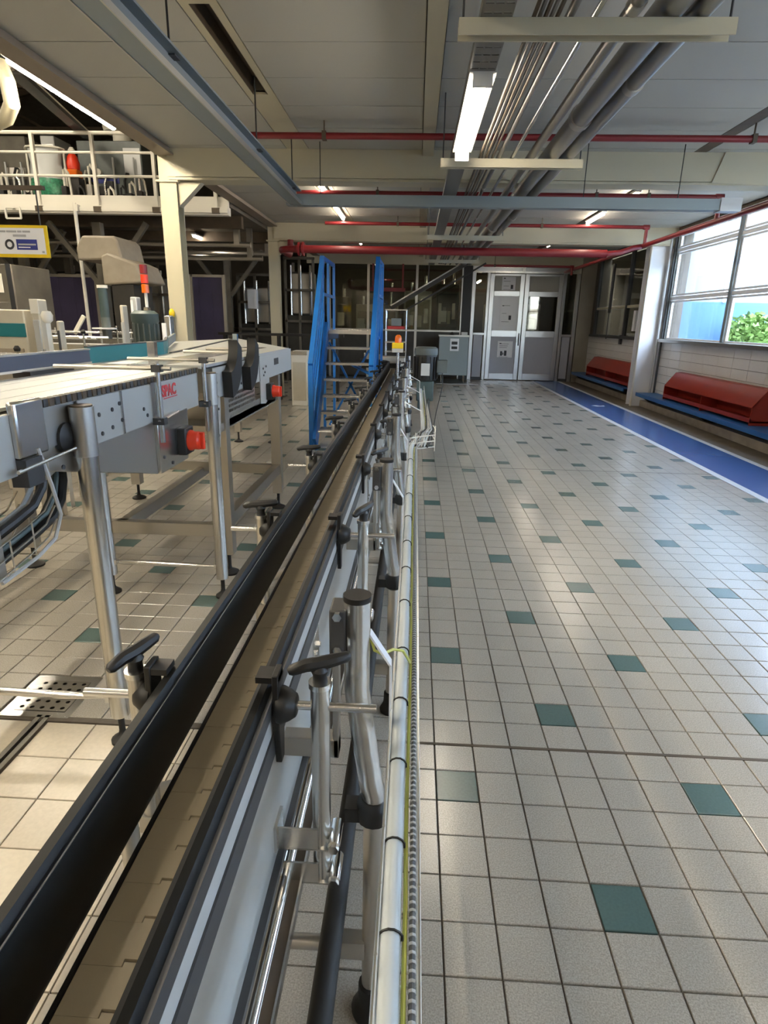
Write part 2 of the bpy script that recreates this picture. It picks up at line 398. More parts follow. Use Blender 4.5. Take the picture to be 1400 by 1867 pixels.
# the room behind window_2
for nm, bx_ in (('ceiling_side_room', (5.5, 9, 13.35, 19.2, 3.4, 3.5)), ('wall_side_room_end', (8.9, 9, 13.2, 19.2, 0, 3.4)), ('wall_side_room_far', (5.3, 8.9, 19.1, 19.2, 0, 3.4)), ('wall_side_room_near', (5.3, 8.9, 13.25, 13.35, 0, 3.4)), ('floor_side_room', (5.3, 8.9, 13.35, 19.1, -.1, 0))):
    tag(MB().box(*bx_).build(nm, 'hall_wall'), kind='structure')
for k, yy in enumerate((14.2, 16.1)):
    c_ = thing('locker', ['grey metal locker in the side room, the one nearer the pillar', 'grey metal locker in the side room, the one nearer the double door'][k], 'locker', (6.4, yy, 0), 'lockers in the side room')
    MB().box(6.2, 6.7, yy, yy + 1.4, 0, 2.0).build('body', 'zinc', c_)
    for q in range(3): MB().box(6.185, 6.2, yy + .03 + q * .46, yy + .45 + q * .46, .05, 1.95).build('door', 'grey_light', c_)
# ---- steel pillar on the right wall
pl = thing('wall_pillar', 'pale blue-white steel pillar standing between the two red racks', 'pillar', (4.66, 13.3, 0))
MB().box(4.58, 5.0, 13.16, 13.18, 0, 3.12).box(4.58, 5.0, 13.46, 13.48, 0, 3.12).box(4.78, 4.8, 13.18, 13.46, 0, 3.12).build('flange', 'white_sheet', pl)
MB().box(4.56, 4.58, 13.12, 13.2, 0, 3.12).build('edge_angle', 'white_paint', pl)
MB().cyl((4.9, 13.06, .12), (4.9, 13.06, 3.3), .025).build('pipe', 'grey_light', pl)
MB().cyl((4.96, 13.0, .12), (4.96, 13.0, 3.3), .02).build('pipe', 'grey_dark', pl)
# ---- ceiling
ce = MB().box(-3.0, -1.46, -3, 19.2, ZC + .02, ZC + .2).box(-1.33, 5.3, -3, 19.2, ZC + .02, ZC + .2).box(-1.46, -1.33, -3, 4.4, ZC + .02, ZC + .2).box(-1.46, -1.33, 5.95, 19.2, ZC + .02, ZC + .2).build('ceiling', 'ceiling_gap', base=(0, 0, ZC)); tag(ce, kind='structure')
strips = [(-2.86, -1.52), (-1.27, .0), (.13, 2.96), (3.1, 4.98)]
PITCHC = .652
for a, b in strips:
    me = MB().box(-(b - a) / 2 + .004, (b - a) / 2 - .004, -PITCHC / 2 + .005, PITCHC / 2 - .005, 0, .025).mesh('ceiling_panel', ['ceiling_panel'], smooth=False)
    for r in range(34):
        put('ceiling_panel', me, ce, ((a + b) / 2, -3 + PITCHC * (r + .5) + .1, random.uniform(-.002, .002)))
MB().box(-1.515, -1.46, -3, 18.6, ZC, ZC + .03).box(-1.33, -1.275, -3, 18.6, ZC, ZC + .03).box(-1.46, -1.33, -3, 4.4, ZC, ZC + .03).box(-1.46, -1.33, 5.95, 18.6, ZC, ZC + .03).build('ceiling_strip', 'beam_cream', ce)
for n_, (a, b, mt_, z0) in enumerate([(.005, .125, 'beam_cream', -.06), (2.965, 3.095, 'brown_steel', .0)]):
    MB().box(a, b, -3, 18.6, ZC + z0, ZC + .03).build('ceiling_strip', mt_, ce)
MB().box(-1.46, -1.33, 4.4, 5.95, ZC + .13, ZC + .2).box(-1.46, -1.455, 4.4, 5.95, ZC, ZC + .13).box(-1.335, -1.33, 4.4, 5.95, ZC, ZC + .13).build('lamp_recess', 'brown_steel', ce)
# edge beam along the hall
MB().box(-3.0, -2.86, -3, 19, ZC - .06, ZC + .25).box(-3.01, -2.82, -3, 19, ZC - .075, ZC - .055).build('trim_1', 'edge_brown')['kind'] = 'structure'
for k, (yb, lab) in enumerate(((7.8, 'cream steel cross beam over the nearer cream column'), (13.2, 'cream steel cross beam over the column beside the blue stairs'), (2.4, 'cream steel cross beam above the tile floor, before the nearer column'))):
    if k == 2: continue
    bm_ = thing('roof_beam', lab, 'beam', (1, yb, 3.11))
    MB().box(-2.9, 5.0, yb - .012, yb + .012, 3.13, ZC + .02).build('web', 'beam_cream', bm_)
    MB().box(-2.9, 5.0, yb - .14, yb + .14, 3.11, 3.135).build('flange', 'beam_cream', bm_)
    MB().box(-2.9, 5.0, yb - .14, yb + .14, ZC - .012, ZC + .012).build('flange', 'beam_cream', bm_)
    MB().box(-2.9, 5.0, yb - .148, yb - .142, 3.14, ZC).build('cover_plate', 'beam_cream', bm_)
    if k == 0: MB().prism([(3.2, 3.13), (5.0, 3.06), (5.0, ZC), (3.3, ZC)], 'y', yb - .165, yb - .149).build('gusset_plate', 'cream_steel', bm_)
def column(yb, lab):
    c_ = thing('column', lab, 'column', (-2.93, yb, 0))
    MB().box(-3.03, -2.83, yb - .1, yb - .085, 0, 3.4).box(-3.03, -2.83, yb + .085, yb + .1, 0, 3.4).build('flange', 'cream_steel', c_)
    MB().box(-2.94, -2.92, yb - .085, yb + .085, 0, 3.4).build('web', 'cream_steel', c_)
    MB().box(-3.06, -2.8, yb - .13, yb + .13, 3.09, 3.115).build('cap_plate', 'beam_cream', c_)
    MB().box(-3.08, -2.78, yb - .15, yb + .15, 0, .02).build('base_plate', 'brown_steel', c_)
    MB().prism([(-2.83, 3.1), (-2.55, 3.1), (-2.83, 2.84)], 'y', yb - .06, yb + .06).build('bracket', 'beam_cream', c_)
    return c_
c1 = column(7.8, 'cream steel column with a small yellow lamp on its side')
MB().lathe((-2.99, 7.66, 1.6), [(.02, 0), (.035, .02), (.035, .06), (.02, .09), (.005, .1)], 12).build('yellow_lamp', 'yellow', c1)
MB().box(-3.01, -2.97, 7.64, 7.7, 1.42, 1.6).build('lamp_bracket', 'steel_dull', c1)
column(13.2, 'cream steel column standing to the side of the blue stairs')
# ---- walls of hall and back
MB().box(-14, -13.8, -3, 21.8, 0, 7.6).build('wall_left', 'hall_wall')['kind'] = 'structure'
MB().box(-14, 5.3, -3.2, -3, 0, 7.6).build('wall_front', 'hall_wall')['kind'] = 'structure'
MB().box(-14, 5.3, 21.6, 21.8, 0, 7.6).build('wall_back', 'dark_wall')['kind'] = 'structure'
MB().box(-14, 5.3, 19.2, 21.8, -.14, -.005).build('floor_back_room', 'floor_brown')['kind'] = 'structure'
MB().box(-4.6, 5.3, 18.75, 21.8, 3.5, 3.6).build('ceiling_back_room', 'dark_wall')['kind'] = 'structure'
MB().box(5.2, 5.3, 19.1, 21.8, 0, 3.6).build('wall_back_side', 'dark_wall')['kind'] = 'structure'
hr = MB(); hr.prism([(-14, 6.2), (-8, 7.4), (-2.9, 6.2), (-2.9, 6.3), (-8, 7.5), (-14, 6.3)], 'y', -3, 21.8)
hr.build('ceiling_hall', 'hall_roof')['kind'] = 'structure'
MB().box(-3.0, -2.95, -3, 21.8, ZC + .2, 6.3).build('wall_upper', 'hall_wall')['kind'] = 'structure'
for k, yy in enumerate((2, 5, 8, 11, 14, 17)):
    t_ = MB(); t_.bar((-13.5, yy, 6.1), (-8, yy, 7.25), .1, .14).bar((-8, yy, 7.25), (-2.95, yy, 6.1), .1, .14).bar((-13.5, yy, 6.05), (-2.95, yy, 6.05), .08, .1)
    for a, b in (((-10.7, 6.65), (-9.5, 6.05)), ((-5.5, 6.65), (-6.5, 6.05))): t_.bar((a[0], yy, a[1]), (b[0], yy, b[1]), .06, .06)
    tag(t_.build('trim_roof_truss', 'brown_steel'), kind='structure')
# ---- outside
ex = thing('neighbour_building', 'pale blue-white building seen through the big wall windows', 'building', (11, 8, 0))
MB().box(11.5, 12, -8, 30, -.1, 7).build('wall', 'ext_wall', ex)
MB().box(11.44, 11.5, -8, 30, -.1, 2.2).build('blue_plinth', 'ext_blue', ex)
MB().box(11.42, 11.5, -8, 30, 4.2, 4.4).build('ledge', 'white_sheet', ex)
for k in range(6):
    w_ = MB().box(11.45, 11.5, -2 + k * 4.2, .6 + k * 4.2, 2.5, 4.0).build('window', 'white_sheet', ex)
    MB().box(11.43, 11.45, -1.9 + k * 4.2, .5 + k * 4.2, 2.6, 3.9).build('pane', 'window_glass', w_)
MB().box(5.32, 9.0, 13.2, 13.25, 2.1, 5.0).build('wing_wall', 'wing_pale', ex); MB().box(5.32, 9.0, 13.19, 13.25, -.1, 2.1).build('wing_plinth', 'wing_blue', ex)
for xx in (6.1, 7.2): MB().box(xx, xx + .05, 13.16, 13.2, 2.1, 5.0).build('downpipe', 'white_sheet', ex)
tag(MB().box(5.3, 12, -8, 30, -.3, -.1).build('ground_outside', 'ext_ground'), kind='structure')
def bush(c, r, n, lab):
    b_ = thing('bush', lab, 'bush', (c[0], c[1], -.1))
    MB().cyl((c[0], c[1], -.1), (c[0], c[1], c[2]), .04).build('stem', 'stem', b_)
    f = MB()
    for i in range(n):
        u = Vector((random.gauss(0, 1), random.gauss(0, 1), random.gauss(0, .8))).normalized() * r * random.uniform(.55, 1.0); p = Vector(c) + u
        a = Vector((random.uniform(-1, 1), random.uniform(-1, 1), random.uniform(-.4, 1))).normalized(); s_ = a.cross(Vector((random.random(), random.random(), random.random()))).normalized() * .03; L_ = random.uniform(.07, .13)
        f.add([p - s_, p + a * L_ * .5 - s_ * 1.2, p + a * L_, p + a * L_ * .5 + s_ * 1.2], [(0, 1, 2, 3)])
    f.build('foliage', 'leaf', b_, smooth=False)['kind'] = 'stuff'
bush((6.5, 12.45, 1.35), .55, 3000, 'leafy green bush outside the window above the red rack')
bush((6.7, 11.3, 1.0), .45, 1800, 'smaller leafy bush outside the window, before the tall bush')
# ================================================================== OVERHEAD SERVICES
def strut_rod(p, r=.006): return MB().cyl(p, (p[0], p[1], ZC + .02), r, 6)
# grey suspended track along the room and the one across it
tr = thing('suspended_track', 'long grey steel track hanging from the ceiling over the table conveyor', 'track', (-1.36, 4, 2.8))
t_ = MB(); t_.box(-1.425, -1.295, -3, 7.26, 2.8, 2.812).box(-1.425, -1.295, -3, 7.26, 2.928, 2.94).box(-1.366, -1.354, -3, 7.26, 2.812, 2.928)
t_.build('rail', 'zinc', tr)
MB().box(-1.428, -1.42, -3, 7.26, 2.795, 2.83).box(-1.3, -1.292, -3, 7.26, 2.795, 2.83).build('lip', 'steel_dull', tr)
for y in (-2.6, .3, 3.75, 5.6, 7.1):
    h_ = strut_rod((-1.36, y, 2.94)).build('hanger_rod', 'black_plastic', tr); MB().box(-1.4, -1.32, y - .04, y + .04, 2.92, 2.96).build('clamp', 'grey_dark', h_)
tr = thing('suspended_track', 'grey steel track hanging across the room between two red sprinkler pipes', 'track', (1, 7.35, 2.8))
MB().box(-1.47, 3.4, 7.29, 7.302, 2.8, 2.91).box(-1.47, 3.4, 7.302, 7.41, 2.898, 2.91).box(-1.47, 3.4, 7.302, 7.41, 2.8, 2.812).build('rail', 'zinc', tr)
MB().box(3.18, 3.4, 7.28, 7.42, 2.79, 2.92).build('end_box', 'grey_light', tr)
for x in (-1.1, 1.75, 2.75): strut_rod((x, 7.35, 2.91), .005).build('hanger_rod', 'black_plastic', tr)
tr = thing('suspended_track', 'thin grey steel track across the room close behind the nearer roof beam', 'track', (2, 9.2, 3.28))
MB().box(.9, 4.9, 8.02, 8.12, 3.22, 3.29).build('rail', 'zinc', tr)
for x in (1.5, 3.2, 4.5): strut_rod((x, 8.07, 3.29), .005).build('hanger_rod', 'black_plastic', tr)
# trapeze hangers carrying the pipes
TRZ = [(.149, 1.4, 3.38, 'cream trapeze bar under the pipes before the lit lamp'), (.16, 1.36, 5.88, 'cream trapeze bar under the pipes before the nearer roof beam'), (.13, 1.35, 10.65, 'cream trapeze bar under the pipes before the big red pipe'),
       (.14, 1.36, 12.8, 'cream trapeze bar under the pipes behind the big red pipe'), (.14, 1.36, 14.6, 'cream trapeze bar under the pipes before the glass partition'), (.16, 1.4, .9, 'cream trapeze bar under the pipes over the walkway end')]
for x0, x1, y, lab in TRZ:
    t = thing('trapeze_hanger', lab, 'hanger', (.75, y, 2.87), 'trapeze hangers')
    MB().box(x0, x1, y - .04, y + .04, 2.925, 2.937).box(x0, x1, y - .04, y - .032, 2.87, 2.925).box(x0, x1, y + .032, y + .04, 2.87, 2.925).build('channel', 'beam_cream', t)
    for x in (x0 + .02, x1 - .02): MB().cyl((x, y, 2.9), (x, y, ZC + .02), .006, 6).build('hanger_rod', 'grey_dark', t)
ZP = 2.938
# perforated cable tray with lamp
PY0, PY1 = -2.9, 15.9
ct = thing('ceiling_cable_tray', 'perforated steel cable tray over the lit lamp', 'cable tray', (.32, 6, ZP))
t_ = MB(); t_.box(.245, .248, PY0, PY1, ZP, ZP + .05).box(.387, .39, PY0, PY1, ZP, ZP + .05).box(.248, .387, PY0, 1.6, ZP, ZP + .004).box(.248, .387, 1.6 + 30 * .09, PY1, ZP, ZP + .004)
for q in range(30):         # slotted length: webs between rows of open slots
    y = 1.6 + q * .09; t_.box(.248, .387, y, y + .076, ZP, ZP + .004)
    for x0, x1 in ((.248, .257), (.293, .302), (.338, .347), (.383, .387)): t_.box(x0, x1, y + .076, y + .09, ZP, ZP + .004)
t_.build('tray', 'pipe_grey', ct)
def pipe(name, lab, x, z, r, mt_, y0=PY0, y1=PY1, cat='pipe', n=14, joints=()):
    p_ = thing(name, lab, cat, (x, (y0 + y1) / 2, z - r)); MB().cyl((x, y0, z), (x, y1, z), r, n).build('pipe_run', mt_, p_)
    for y in joints: MB().cyl((x, y - .04, z), (x, y + .04, z), r * 1.16, n).build('coupling', 'steel_dull', p_)
    return p_
rng = random.Random(3)
for k in range(5):
    x = .49 + .027 * k; pts = [(x + rng.uniform(-.0025, .0025), PY0 + i * .6, ZP + .009 + .006 * rng.random()) for i in range(32)]
    c_ = MB().tube(pts, .0105, 6).build('cable', 'pipe_grey' if k % 2 else 'brown_steel')
    tag(c_, ['dark cable on the trapeze bars nearest the perforated tray', 'silver cable in the overhead bundle beside the darkest one', 'brown cable in the middle of the overhead bundle', 'silver cable in the overhead bundle beside the thin pipe', 'brown cable in the overhead bundle touching the thin pipe'][k], 'cable', 'overhead cable bundle')
pipe('overhead_pipe', 'thin grey overhead pipe beside the cable bundle', .655, ZP + .02, .02, 'pipe_grey', joints=(2.2, 7.1, 12.4))
pipe('overhead_pipe', 'thin shiny overhead pipe in the middle of the pipe rack', .765, ZP + .014, .014, 'steel', joints=(3.5, 9))
pipe('overhead_pipe', 'medium grey overhead pipe with dark couplings', .93, ZP + .034, .034, 'pipe_grey', joints=(3.3, 6.2, 11))
pipe('overhead_pipe', 'large dull overhead pipe, the widest of the pipe rack', 1.115, ZP + .07, .07, 'pipe_big', n=20, joints=(5.0, 10.2))
pipe('overhead_pipe', 'shiny overhead pipe on the outer end of the trapeze bars', 1.25, ZP + .05, .05, 'pipe_big', n=18, joints=(4.3, 9.1))
pipe('overhead_pipe', 'thin bright overhead conduit on top of the outer pipe', 1.21, ZP + .13, .014, 'chrome')
# inclined cable duct from the pipe rack down to the partition
ic = thing('inclined_duct', 'dark inclined cable duct rising from the trolley to the ceiling', 'cable duct', (0, 16.2, 1.9))
a, b = at(712, 562, 16.2), at(868, 470, 16.2)
MB().bar(a, b, .12, .1).build('duct', 'dark_machine', ic); MB().bar(a + Vector((0, -.07, .06)), b + Vector((0, -.07, .06)), .02, .03).build('lip', 'steel', ic)
MB().bar(a + Vector((.25, 0, -.12)), b + Vector((.25, 0, -.12)), .05, .04).build('lower_pipe', 'black_plastic', ic)
for f in (.45, .85):
    q = a.lerp(b, f); MB().cyl(q, (q.x, q.y, ZC + .02), .012, 6).build('hanger_rod', 'grey_dark', ic)
# red sprinkler pipes
def red_cross(y, x0, x1, lab, z=3.3, r=.03, drop=None, hang=()):
    p_ = thing('sprinkler_pipe', lab, 'pipe', ((x0 + x1) / 2, y, z))
    MB().cyl((x0, y, z), (x1, y, z), r, 12).build('pipe_run', 'red_pipe', p_)
    if drop: MB().cyl((x1, y, z + r), (x1, y, drop), r, 12).build('drop', 'red_pipe', p_); MB().cyl((x1 - .06, y, z), (x1 + .045, y, z), r * 1.35, 12).build('elbow', 'red_pipe', p_)
    for x in hang: MB().cyl((x, y, z), (x, y, ZC + .01), .008, 6).box(x - .02, x + .02, y - r * 1.2, y + r * 1.2, z - r * 1.2, z + r * 1.25).build('hanger', 'brown_steel', p_)
red_cross(6.64, -1.73, 4.9, 'red sprinkler pipe running before the nearer roof beam', hang=(-.95, 3.1, 4.2))
red_cross(9.35, -1.73, 4.06, 'red sprinkler pipe ending in a drop just behind the cross track', drop=3.02, hang=(-.6, 2.4, 3.1))
red_cross(12.1, -1.73, 4.06, 'red sprinkler pipe before the farther roof beam', drop=3.02, hang=(-.4, 2.2))
red_cross(14.9, -1.73, 2.9, 'thin red sprinkler pipe just behind the big red pipe', z=3.3, r=.025, hang=(.3,))
red_cross(17.2, 1.7, 4.0, 'dark red sprinkler pipe over the double door', z=3.05, r=.03, drop=2.85, hang=(2,))
tag(MB().cyl((4.06, -3, 3.0), (4.06, 18.2, 3.0), .038, 14).build('sprinkler_main', 'red_pipe'), 'red pipe running along the windows that the sprinkler pipes drop into', 'pipe')
bh = thing('sprinkler_header', 'big dark red pipe with a flange crossing below the overhead pipe rack', 'pipe', (0, 11.9, 2.76))
MB().cyl((-2.25, 11.9, 2.83), (3.35, 11.9, 2.83), .068, 18).build('pipe_run', 'red_pipe', bh)
MB().cyl((-2.2, 11.9, 2.83), (-2.16, 11.9, 2.83), .12, 18).cyl((-2.13, 11.9, 2.83), (-2.09, 11.9, 2.83), .12, 18).build('flange', 'red_pipe', bh)
MB().tube([(-2.25, 11.9, 2.83), (-2.42, 11.93, 2.83), (-2.52, 12.02, 2.83), (-2.56, 12.2, 2.83), (-2.56, 12.9, 2.83), (-2.56, 13.0, 2.9), (-2.56, 13.02, 3.11)], .06, 12).build('bend', 'red_pipe', bh)
MB().tube([(3.35, 11.9, 2.83), (3.6, 11.95, 2.86), (3.85, 12.05, 2.95), (4.03, 12.2, 2.99)], .045, 12).build('branch', 'red_pipe', bh)
# lamps
def lamp(x, y0, y1, z, lab, em='tube_warm', w=.05, hang=ZC, caps=False, off=None):  # caps: adds end baffles that keep the tube's light off the tray
    """tube lamp with housing; off = name of a lamp that stands outside the picture"""
    nm = 'tube_lamp' if not off else off + '_offscreen'
    l_ = thing(nm, lab, 'lamp', (x, (y0 + y1) / 2, z), 'tube lamps')
    MB().cyl((x, y0, z), (x, y1, z), w / 2, 10).build('tube' if not off else off + '_tube_offscreen', em, l_)
    hw = w * (1.15 if caps else .8)
    MB().box(x - hw, x + hw, y0 - .03, y1 + .03, z + w * .45, z + w * .45 + .03).build('housing', 'lamp_body', l_)
    if caps:  # end plates added to keep the tube's light off the tray
        for y in (y0 - .03, y1): MB().box(x - w * .85, x + w * .85, y, y + .03, z - w * .55, z + w * .45).build('end_baffle', 'lamp_body', l_)
    if hang and hang > z + .1:
        for y in (y0 + .1, y1 - .1): MB().cyl((x, y, z + .03), (x, y, hang + .02), .005, 6).build('hanger_rod', 'grey_dark', l_)
    return l_
# lamps that the photograph shows
lamp(.325, 4.0, 5.62, ZP - .035, 'long lit tube lamp under the perforated tray between two trapeze bars', w=.065, hang=None, caps=True)
for y, nm in ((9.2, 'in the ceiling strip behind the nearer roof beam'), (10.9, 'in the ceiling strip above the blue stairs'), (14.6, 'in the ceiling strip behind the big red pipe')):
    lamp(-1.395, y, y + 1.2, ZC - .06, 'lit tube lamp ' + nm)
for y, nm in ((9.6, 'in the dark strip by the windows behind the cross track'), (11.2, 'in the dark strip by the windows before the farther beam'), (14.7, 'in the dark strip in front of the double door')):
    lamp(3.03, y, y + 1.0, ZC - .06, 'lit tube lamp ' + nm)
lamp(-3.19, 5.33, 6.55, 3.46, 'lit tube lamp under the hall edge, shining beside the mezzanine railing', em='tube_edge', w=.06, hang=6.2)
lamp(-3.19, 6.6, 7.0, 3.46, 'lit tube lamp under the hall edge, close to the nearer cream column', em='tube_edge', w=.06, hang=6.2)
p = at(352, 422, 13); lamp(p.x, 13, 14.2, p.z - .08, 'lit tube lamp below the mezzanine deck beside the column', hang=3.3)
p = at(876, 512, 20.2); lamp(p.x, 20.2, 21.2, p.z, 'lit tube lamp seen through the narrow pane beside the double door', hang=3.5)
# the same rows of lamps going on behind and beside the standing place
lamp(.325, -2.4, -.7, ZP - .035, 'lit tube lamp under the perforated tray over the standing place', w=.065, hang=None, caps=True, off='tray_row_lamp')
lamp(-1.395, -2, -.8, ZC - .06, 'lit tube lamp over the walkway end', off='strip_row_rear_lamp')
lamp(-1.395, 1.2, 2.4, ZC - .06, 'lit tube lamp in the ceiling strip before the brown recess', off='strip_row_lamp')
lamp(3.03, -1.5, -.5, ZC - .06, 'lit tube lamp in the dark strip by the windows, behind the others', off='window_row_rear_lamp')
lamp(3.03, 2.0, 3.0, ZC - .06, 'lit tube lamp in the dark strip by the windows before the nearer beam', off='window_row_lamp')
lamp(-3.19, -2.2, -.98, 3.46, 'lit tube lamp under the hall edge, behind the conveyor start', em='tube_edge', w=.06, hang=6.2, off='hall_edge_rear_lamp')
lamp(-3.19, .4, 1.62, 3.46, 'lit tube lamp under the hall edge, above the tall machine hall floor', em='tube_edge', w=.06, hang=6.2, off='hall_edge_lamp')
for x, y, off, lab in ((-6.2, 1, 'hall_roof_near_lamp', 'by the near truss'), (-6.2, 4.5, 'hall_roof_lamp', 'over the first machine'), (-6.2, 8, 'hall_roof_deck_lamp', 'before the mezzanine'), (-9.5, 7, 'hall_roof_wall_lamp', 'along the hall wall')):
    lamp(x, y, y + 1.5, 5.6, 'lit tube lamp high under the hall roof, ' + lab, em='tube_hall', w=.09, hang=7.4 - 1.2 * abs(x + 8) / (5.1 if x > -8 else 6), off=off)
# ================================================================== MAIN CONVEYOR
Y0, Y1 = -.9, 11.0
mc = thing('belt_conveyor', 'long narrow conveyor with a tan slat belt between black guide rails', 'conveyor', (-.35, 5, 0))
# slat belt: one object for each slat
lk = MB(); P_ = .0605
lk.prism([(-.05, .0003), (.004, .0003), (.004, .0105), (.05, .0105), (.05, P_ + .0065), (.0055, P_ + .0065), (.0055, P_ - .0003), (-.05, P_ - .0003)], 'z', -.007, 0)
lkm = lk.mesh('belt_slat', ['belt_tan'], smooth=False)
for i in range(int((Y1 - Y0) / P_)):
    put('belt_slat', lkm, mc, (-.3555 + .35, Y0 + i * P_ - 5, .80 + random.uniform(-.0004, .0004)))
MB().box(-.41, -.30, Y0, Y1, .765, .792).build('belt_bed', 'black_plastic', mc)
MB().box(-.413, -.4065, Y0, Y1, .76, .803).build('wear_strip', 'black_plastic', mc)
# right side plate and frame
MB().box(-.250, -.246, Y0, Y1, .565, .81).build('side_plate', 'steel_plate', mc)
MB().box(-.40, -.397, Y0, Y1, .62, .765).build('side_plate', 'steel_plate', mc)
for y in (1.42, 3.3, 5.2, 7.1, 9.0):       # plate joints and bolts
    MB().box(-.246, -.243, y, y + .09, .60, .79).build('splice_plate', 'steel', mc, bevel=.001)
    for dz in (.64, .74):
        for dy in (.02, .07): MB().cyl((-.243, y + dy, dz), (-.236, y + dy, dz), .008, 6).build('bolt_or_hole_shade', 'chrome', mc)
MB().box(-.252, -.232, Y0, Y1, .548, .565).build('plate_foot', 'grey_dark', mc)
MB().cyl((-.226, Y0, .528), (-.226, Y1, .528), .013, 12).build('return_bar', 'chrome', mc)
MB().box(-.216, -.198, Y0, Y1, .500, .512).build('return_strip', 'brown_steel', mc)
MB().box(-.197, -.193, Y0, Y1, .490, .516).build('return_lip', 'steel_bright', mc)
for k in range(13):
    y = .4 + k * .85; MB().box(-.40, -.20, y, y + .03, .515, .6).build('cross_member', 'steel', mc)
# guide rails
rr = MB().prism([(-.303, .842), (-.268, .842), (-.262, .862), (-.262, .905), (-.247, .91), (-.247, .936), (-.255, .947), (-.266, .95), (-.274, .945), (-.285, .90)], 'y', Y0, Y1).build('guide_rail', 'black_rail', mc)
MB().box(-.247, -.24, Y0, Y1, .905, .937).build('channel_lip', 'grey_dark', rr)
MB().box(-.262, -.244, Y0, Y1, .856, .905).build('channel_web', 'grey_light', rr)
MB().box(-.262, -.24, Y0, Y1, .81, .856).build('channel_lip', 'grey_dark', rr)
prof = [(-.421, .82), (-.4165, .835), (-.4165, .90), (-.422, .955), (-.430, .966), (-.444, .966), (-.449, .955), (-.449, .83), (-.444, .82)]
n = 10; secs = [(p, Y0) for p in (0,)] ; lr = MB(); vs = []; fs = []; K = len(prof)
path = [(0, Y0, 0), (0, 10.4, 0)] + [(-.55 + .55 * math.cos(t), 10.4 + .55 * math.sin(t), t) for t in [PI / 2 * i / n for i in range(1, n + 1)]]
for (dx, y, t) in path:
    for (x, z) in prof:
        u = x + .4165; vs.append((-.4165 + dx + u * math.cos(t), y + u * math.sin(t), z))
for i in range(len(path) - 1):
    for k in range(K): fs.append((i * K + k, i * K + (k + 1) % K, (i + 1) * K + (k + 1) % K, (i + 1) * K + k))
fs += [tuple(range(K)), tuple(range(len(path) * K - 1, (len(path) - 1) * K - 1, -1))]
lr.add(vs, fs); lro = lr.build('guide_rail', 'black_rail', mc)
MB().box(-.4185, -.4165, Y0, 10.3, .957, .9585).build('rail_seam', 'grey_dark', lro)
MB().box(-.466, -.449, Y0, 10.4, .86, .93).build('channel', 'grey_dark', lro)

def t_handle(b, c, ang, s=1.):
    """black T handle: tapered bar on a stem"""
    x, y, z = c; b.lathe((x, y, z - .035), [(.016, 0), (.0145, .008), (.013, .02), (.017, .03), (.012, .04)], 12)
    d = Vector((math.cos(ang), math.sin(ang), 0)) * .058 * s; up = Vector((0, 0, .006))
    p = Vector((x, y, z + .008)); b.tube([p - d * 1.0 + Vector((0, 0, -.008)), p - d * .9 - Vector((0, 0, .006)), p - d * .45, p, p + d * .45 + up * .5, p + d * .9 + up, p + d * 1.0 + up], [.006, .0105, .0125, .0135, .0125, .0105, .006], 8)
def guide_post(side, y, ang):
    sx = 1 if side == 'r' else -1
    xp = -.155 if side == 'r' else -.505; xr = -.24 if side == 'r' else -.468
    po = MB().cyl((xp, y, .50), (xp, y, .962), .0185, 16).build('guide_post', 'steel', mc)
    MB().cyl((xp, y, .955), (xp, y, .966), .0215, 16).build('collar', 'steel_bright', po)
    h = MB(); t_handle(h, (xp, y, .995), ang); h.build('handle', 'black_plastic', po)
    MB().cyl((xr + sx * .02, y, .912), (xp + sx * (.105 if side == 'r' or y < 7.4 else .024), y, .912), .0085, 12).build('clamp_rod', 'steel_bright', po)
    MB().lathe((xr + sx * .006, y, .912), [(.034, 0), (.036, sx * .008), (.03, sx * .022), (.022, sx * .034), (.018, sx * .036)], 16, 'x').build('clamp_knob', 'black_plastic', po)
    MB().prism([(y - .022, .985), (y + .022, .985), (y + .026, .90), (y + .012, .79), (y - .012, .79), (y - .026, .90)], 'x', xr, xr + sx * .012).build('clamp_plate', 'black_plastic', po, bevel=.002)
    MB().box(min(xr - sx * .03, xr + sx * .012), max(xr - sx * .03, xr + sx * .012), y - .02, y + .02, .968, .980).build('clamp_hook', 'black_plastic', po)
    for z in (.618, .532):
        if side == 'r':
            MB().box(-.246, xp - .005, y - .022, y - .018, z - .025, z + .025).box(-.246, xp + .022, y - .022, y + .022, z - .028, z - .024).build('bracket', 'steel', po)
            MB().box(-.246, -.24, y - .03, y + .03, z - .03, z + .03).build('bracket_plate', 'steel', po)
            MB().cyl((xp + .028, y - .032, z - .004), (xp + .028, y + .03, z - .004), .0125, 12).cyl((xp + .028, y - .042, z - .004), (xp + .028, y - .032, z - .004), .0105, 6).build('clamp_bolt', 'chrome', po)
        else:
            MB().box(xp - .02, -.397, y - .02, y + .02, z - .02, z + .02).build('bracket', 'steel_dull', po)
            MB().cyl((-.43, y - .032, z + .05), (-.43, y + .01, z + .05), .012, 8).build('clamp_bolt', 'chrome', po)
angs = [.35, 1.1, .9, .5, 1.3, .7, .2, 1.0, .6, .3]
for k in range(10):
    guide_post('r', .965 + .955 * k, angs[k])
angl = [1.15, .12, .05, .2, .6, .1, .9, .3, .2, .5]
for k in range(10):
    guide_post('l', .975 + .965 * k, angl[k])
guide_post('r', .01, .5); guide_post('l', .01, .4)
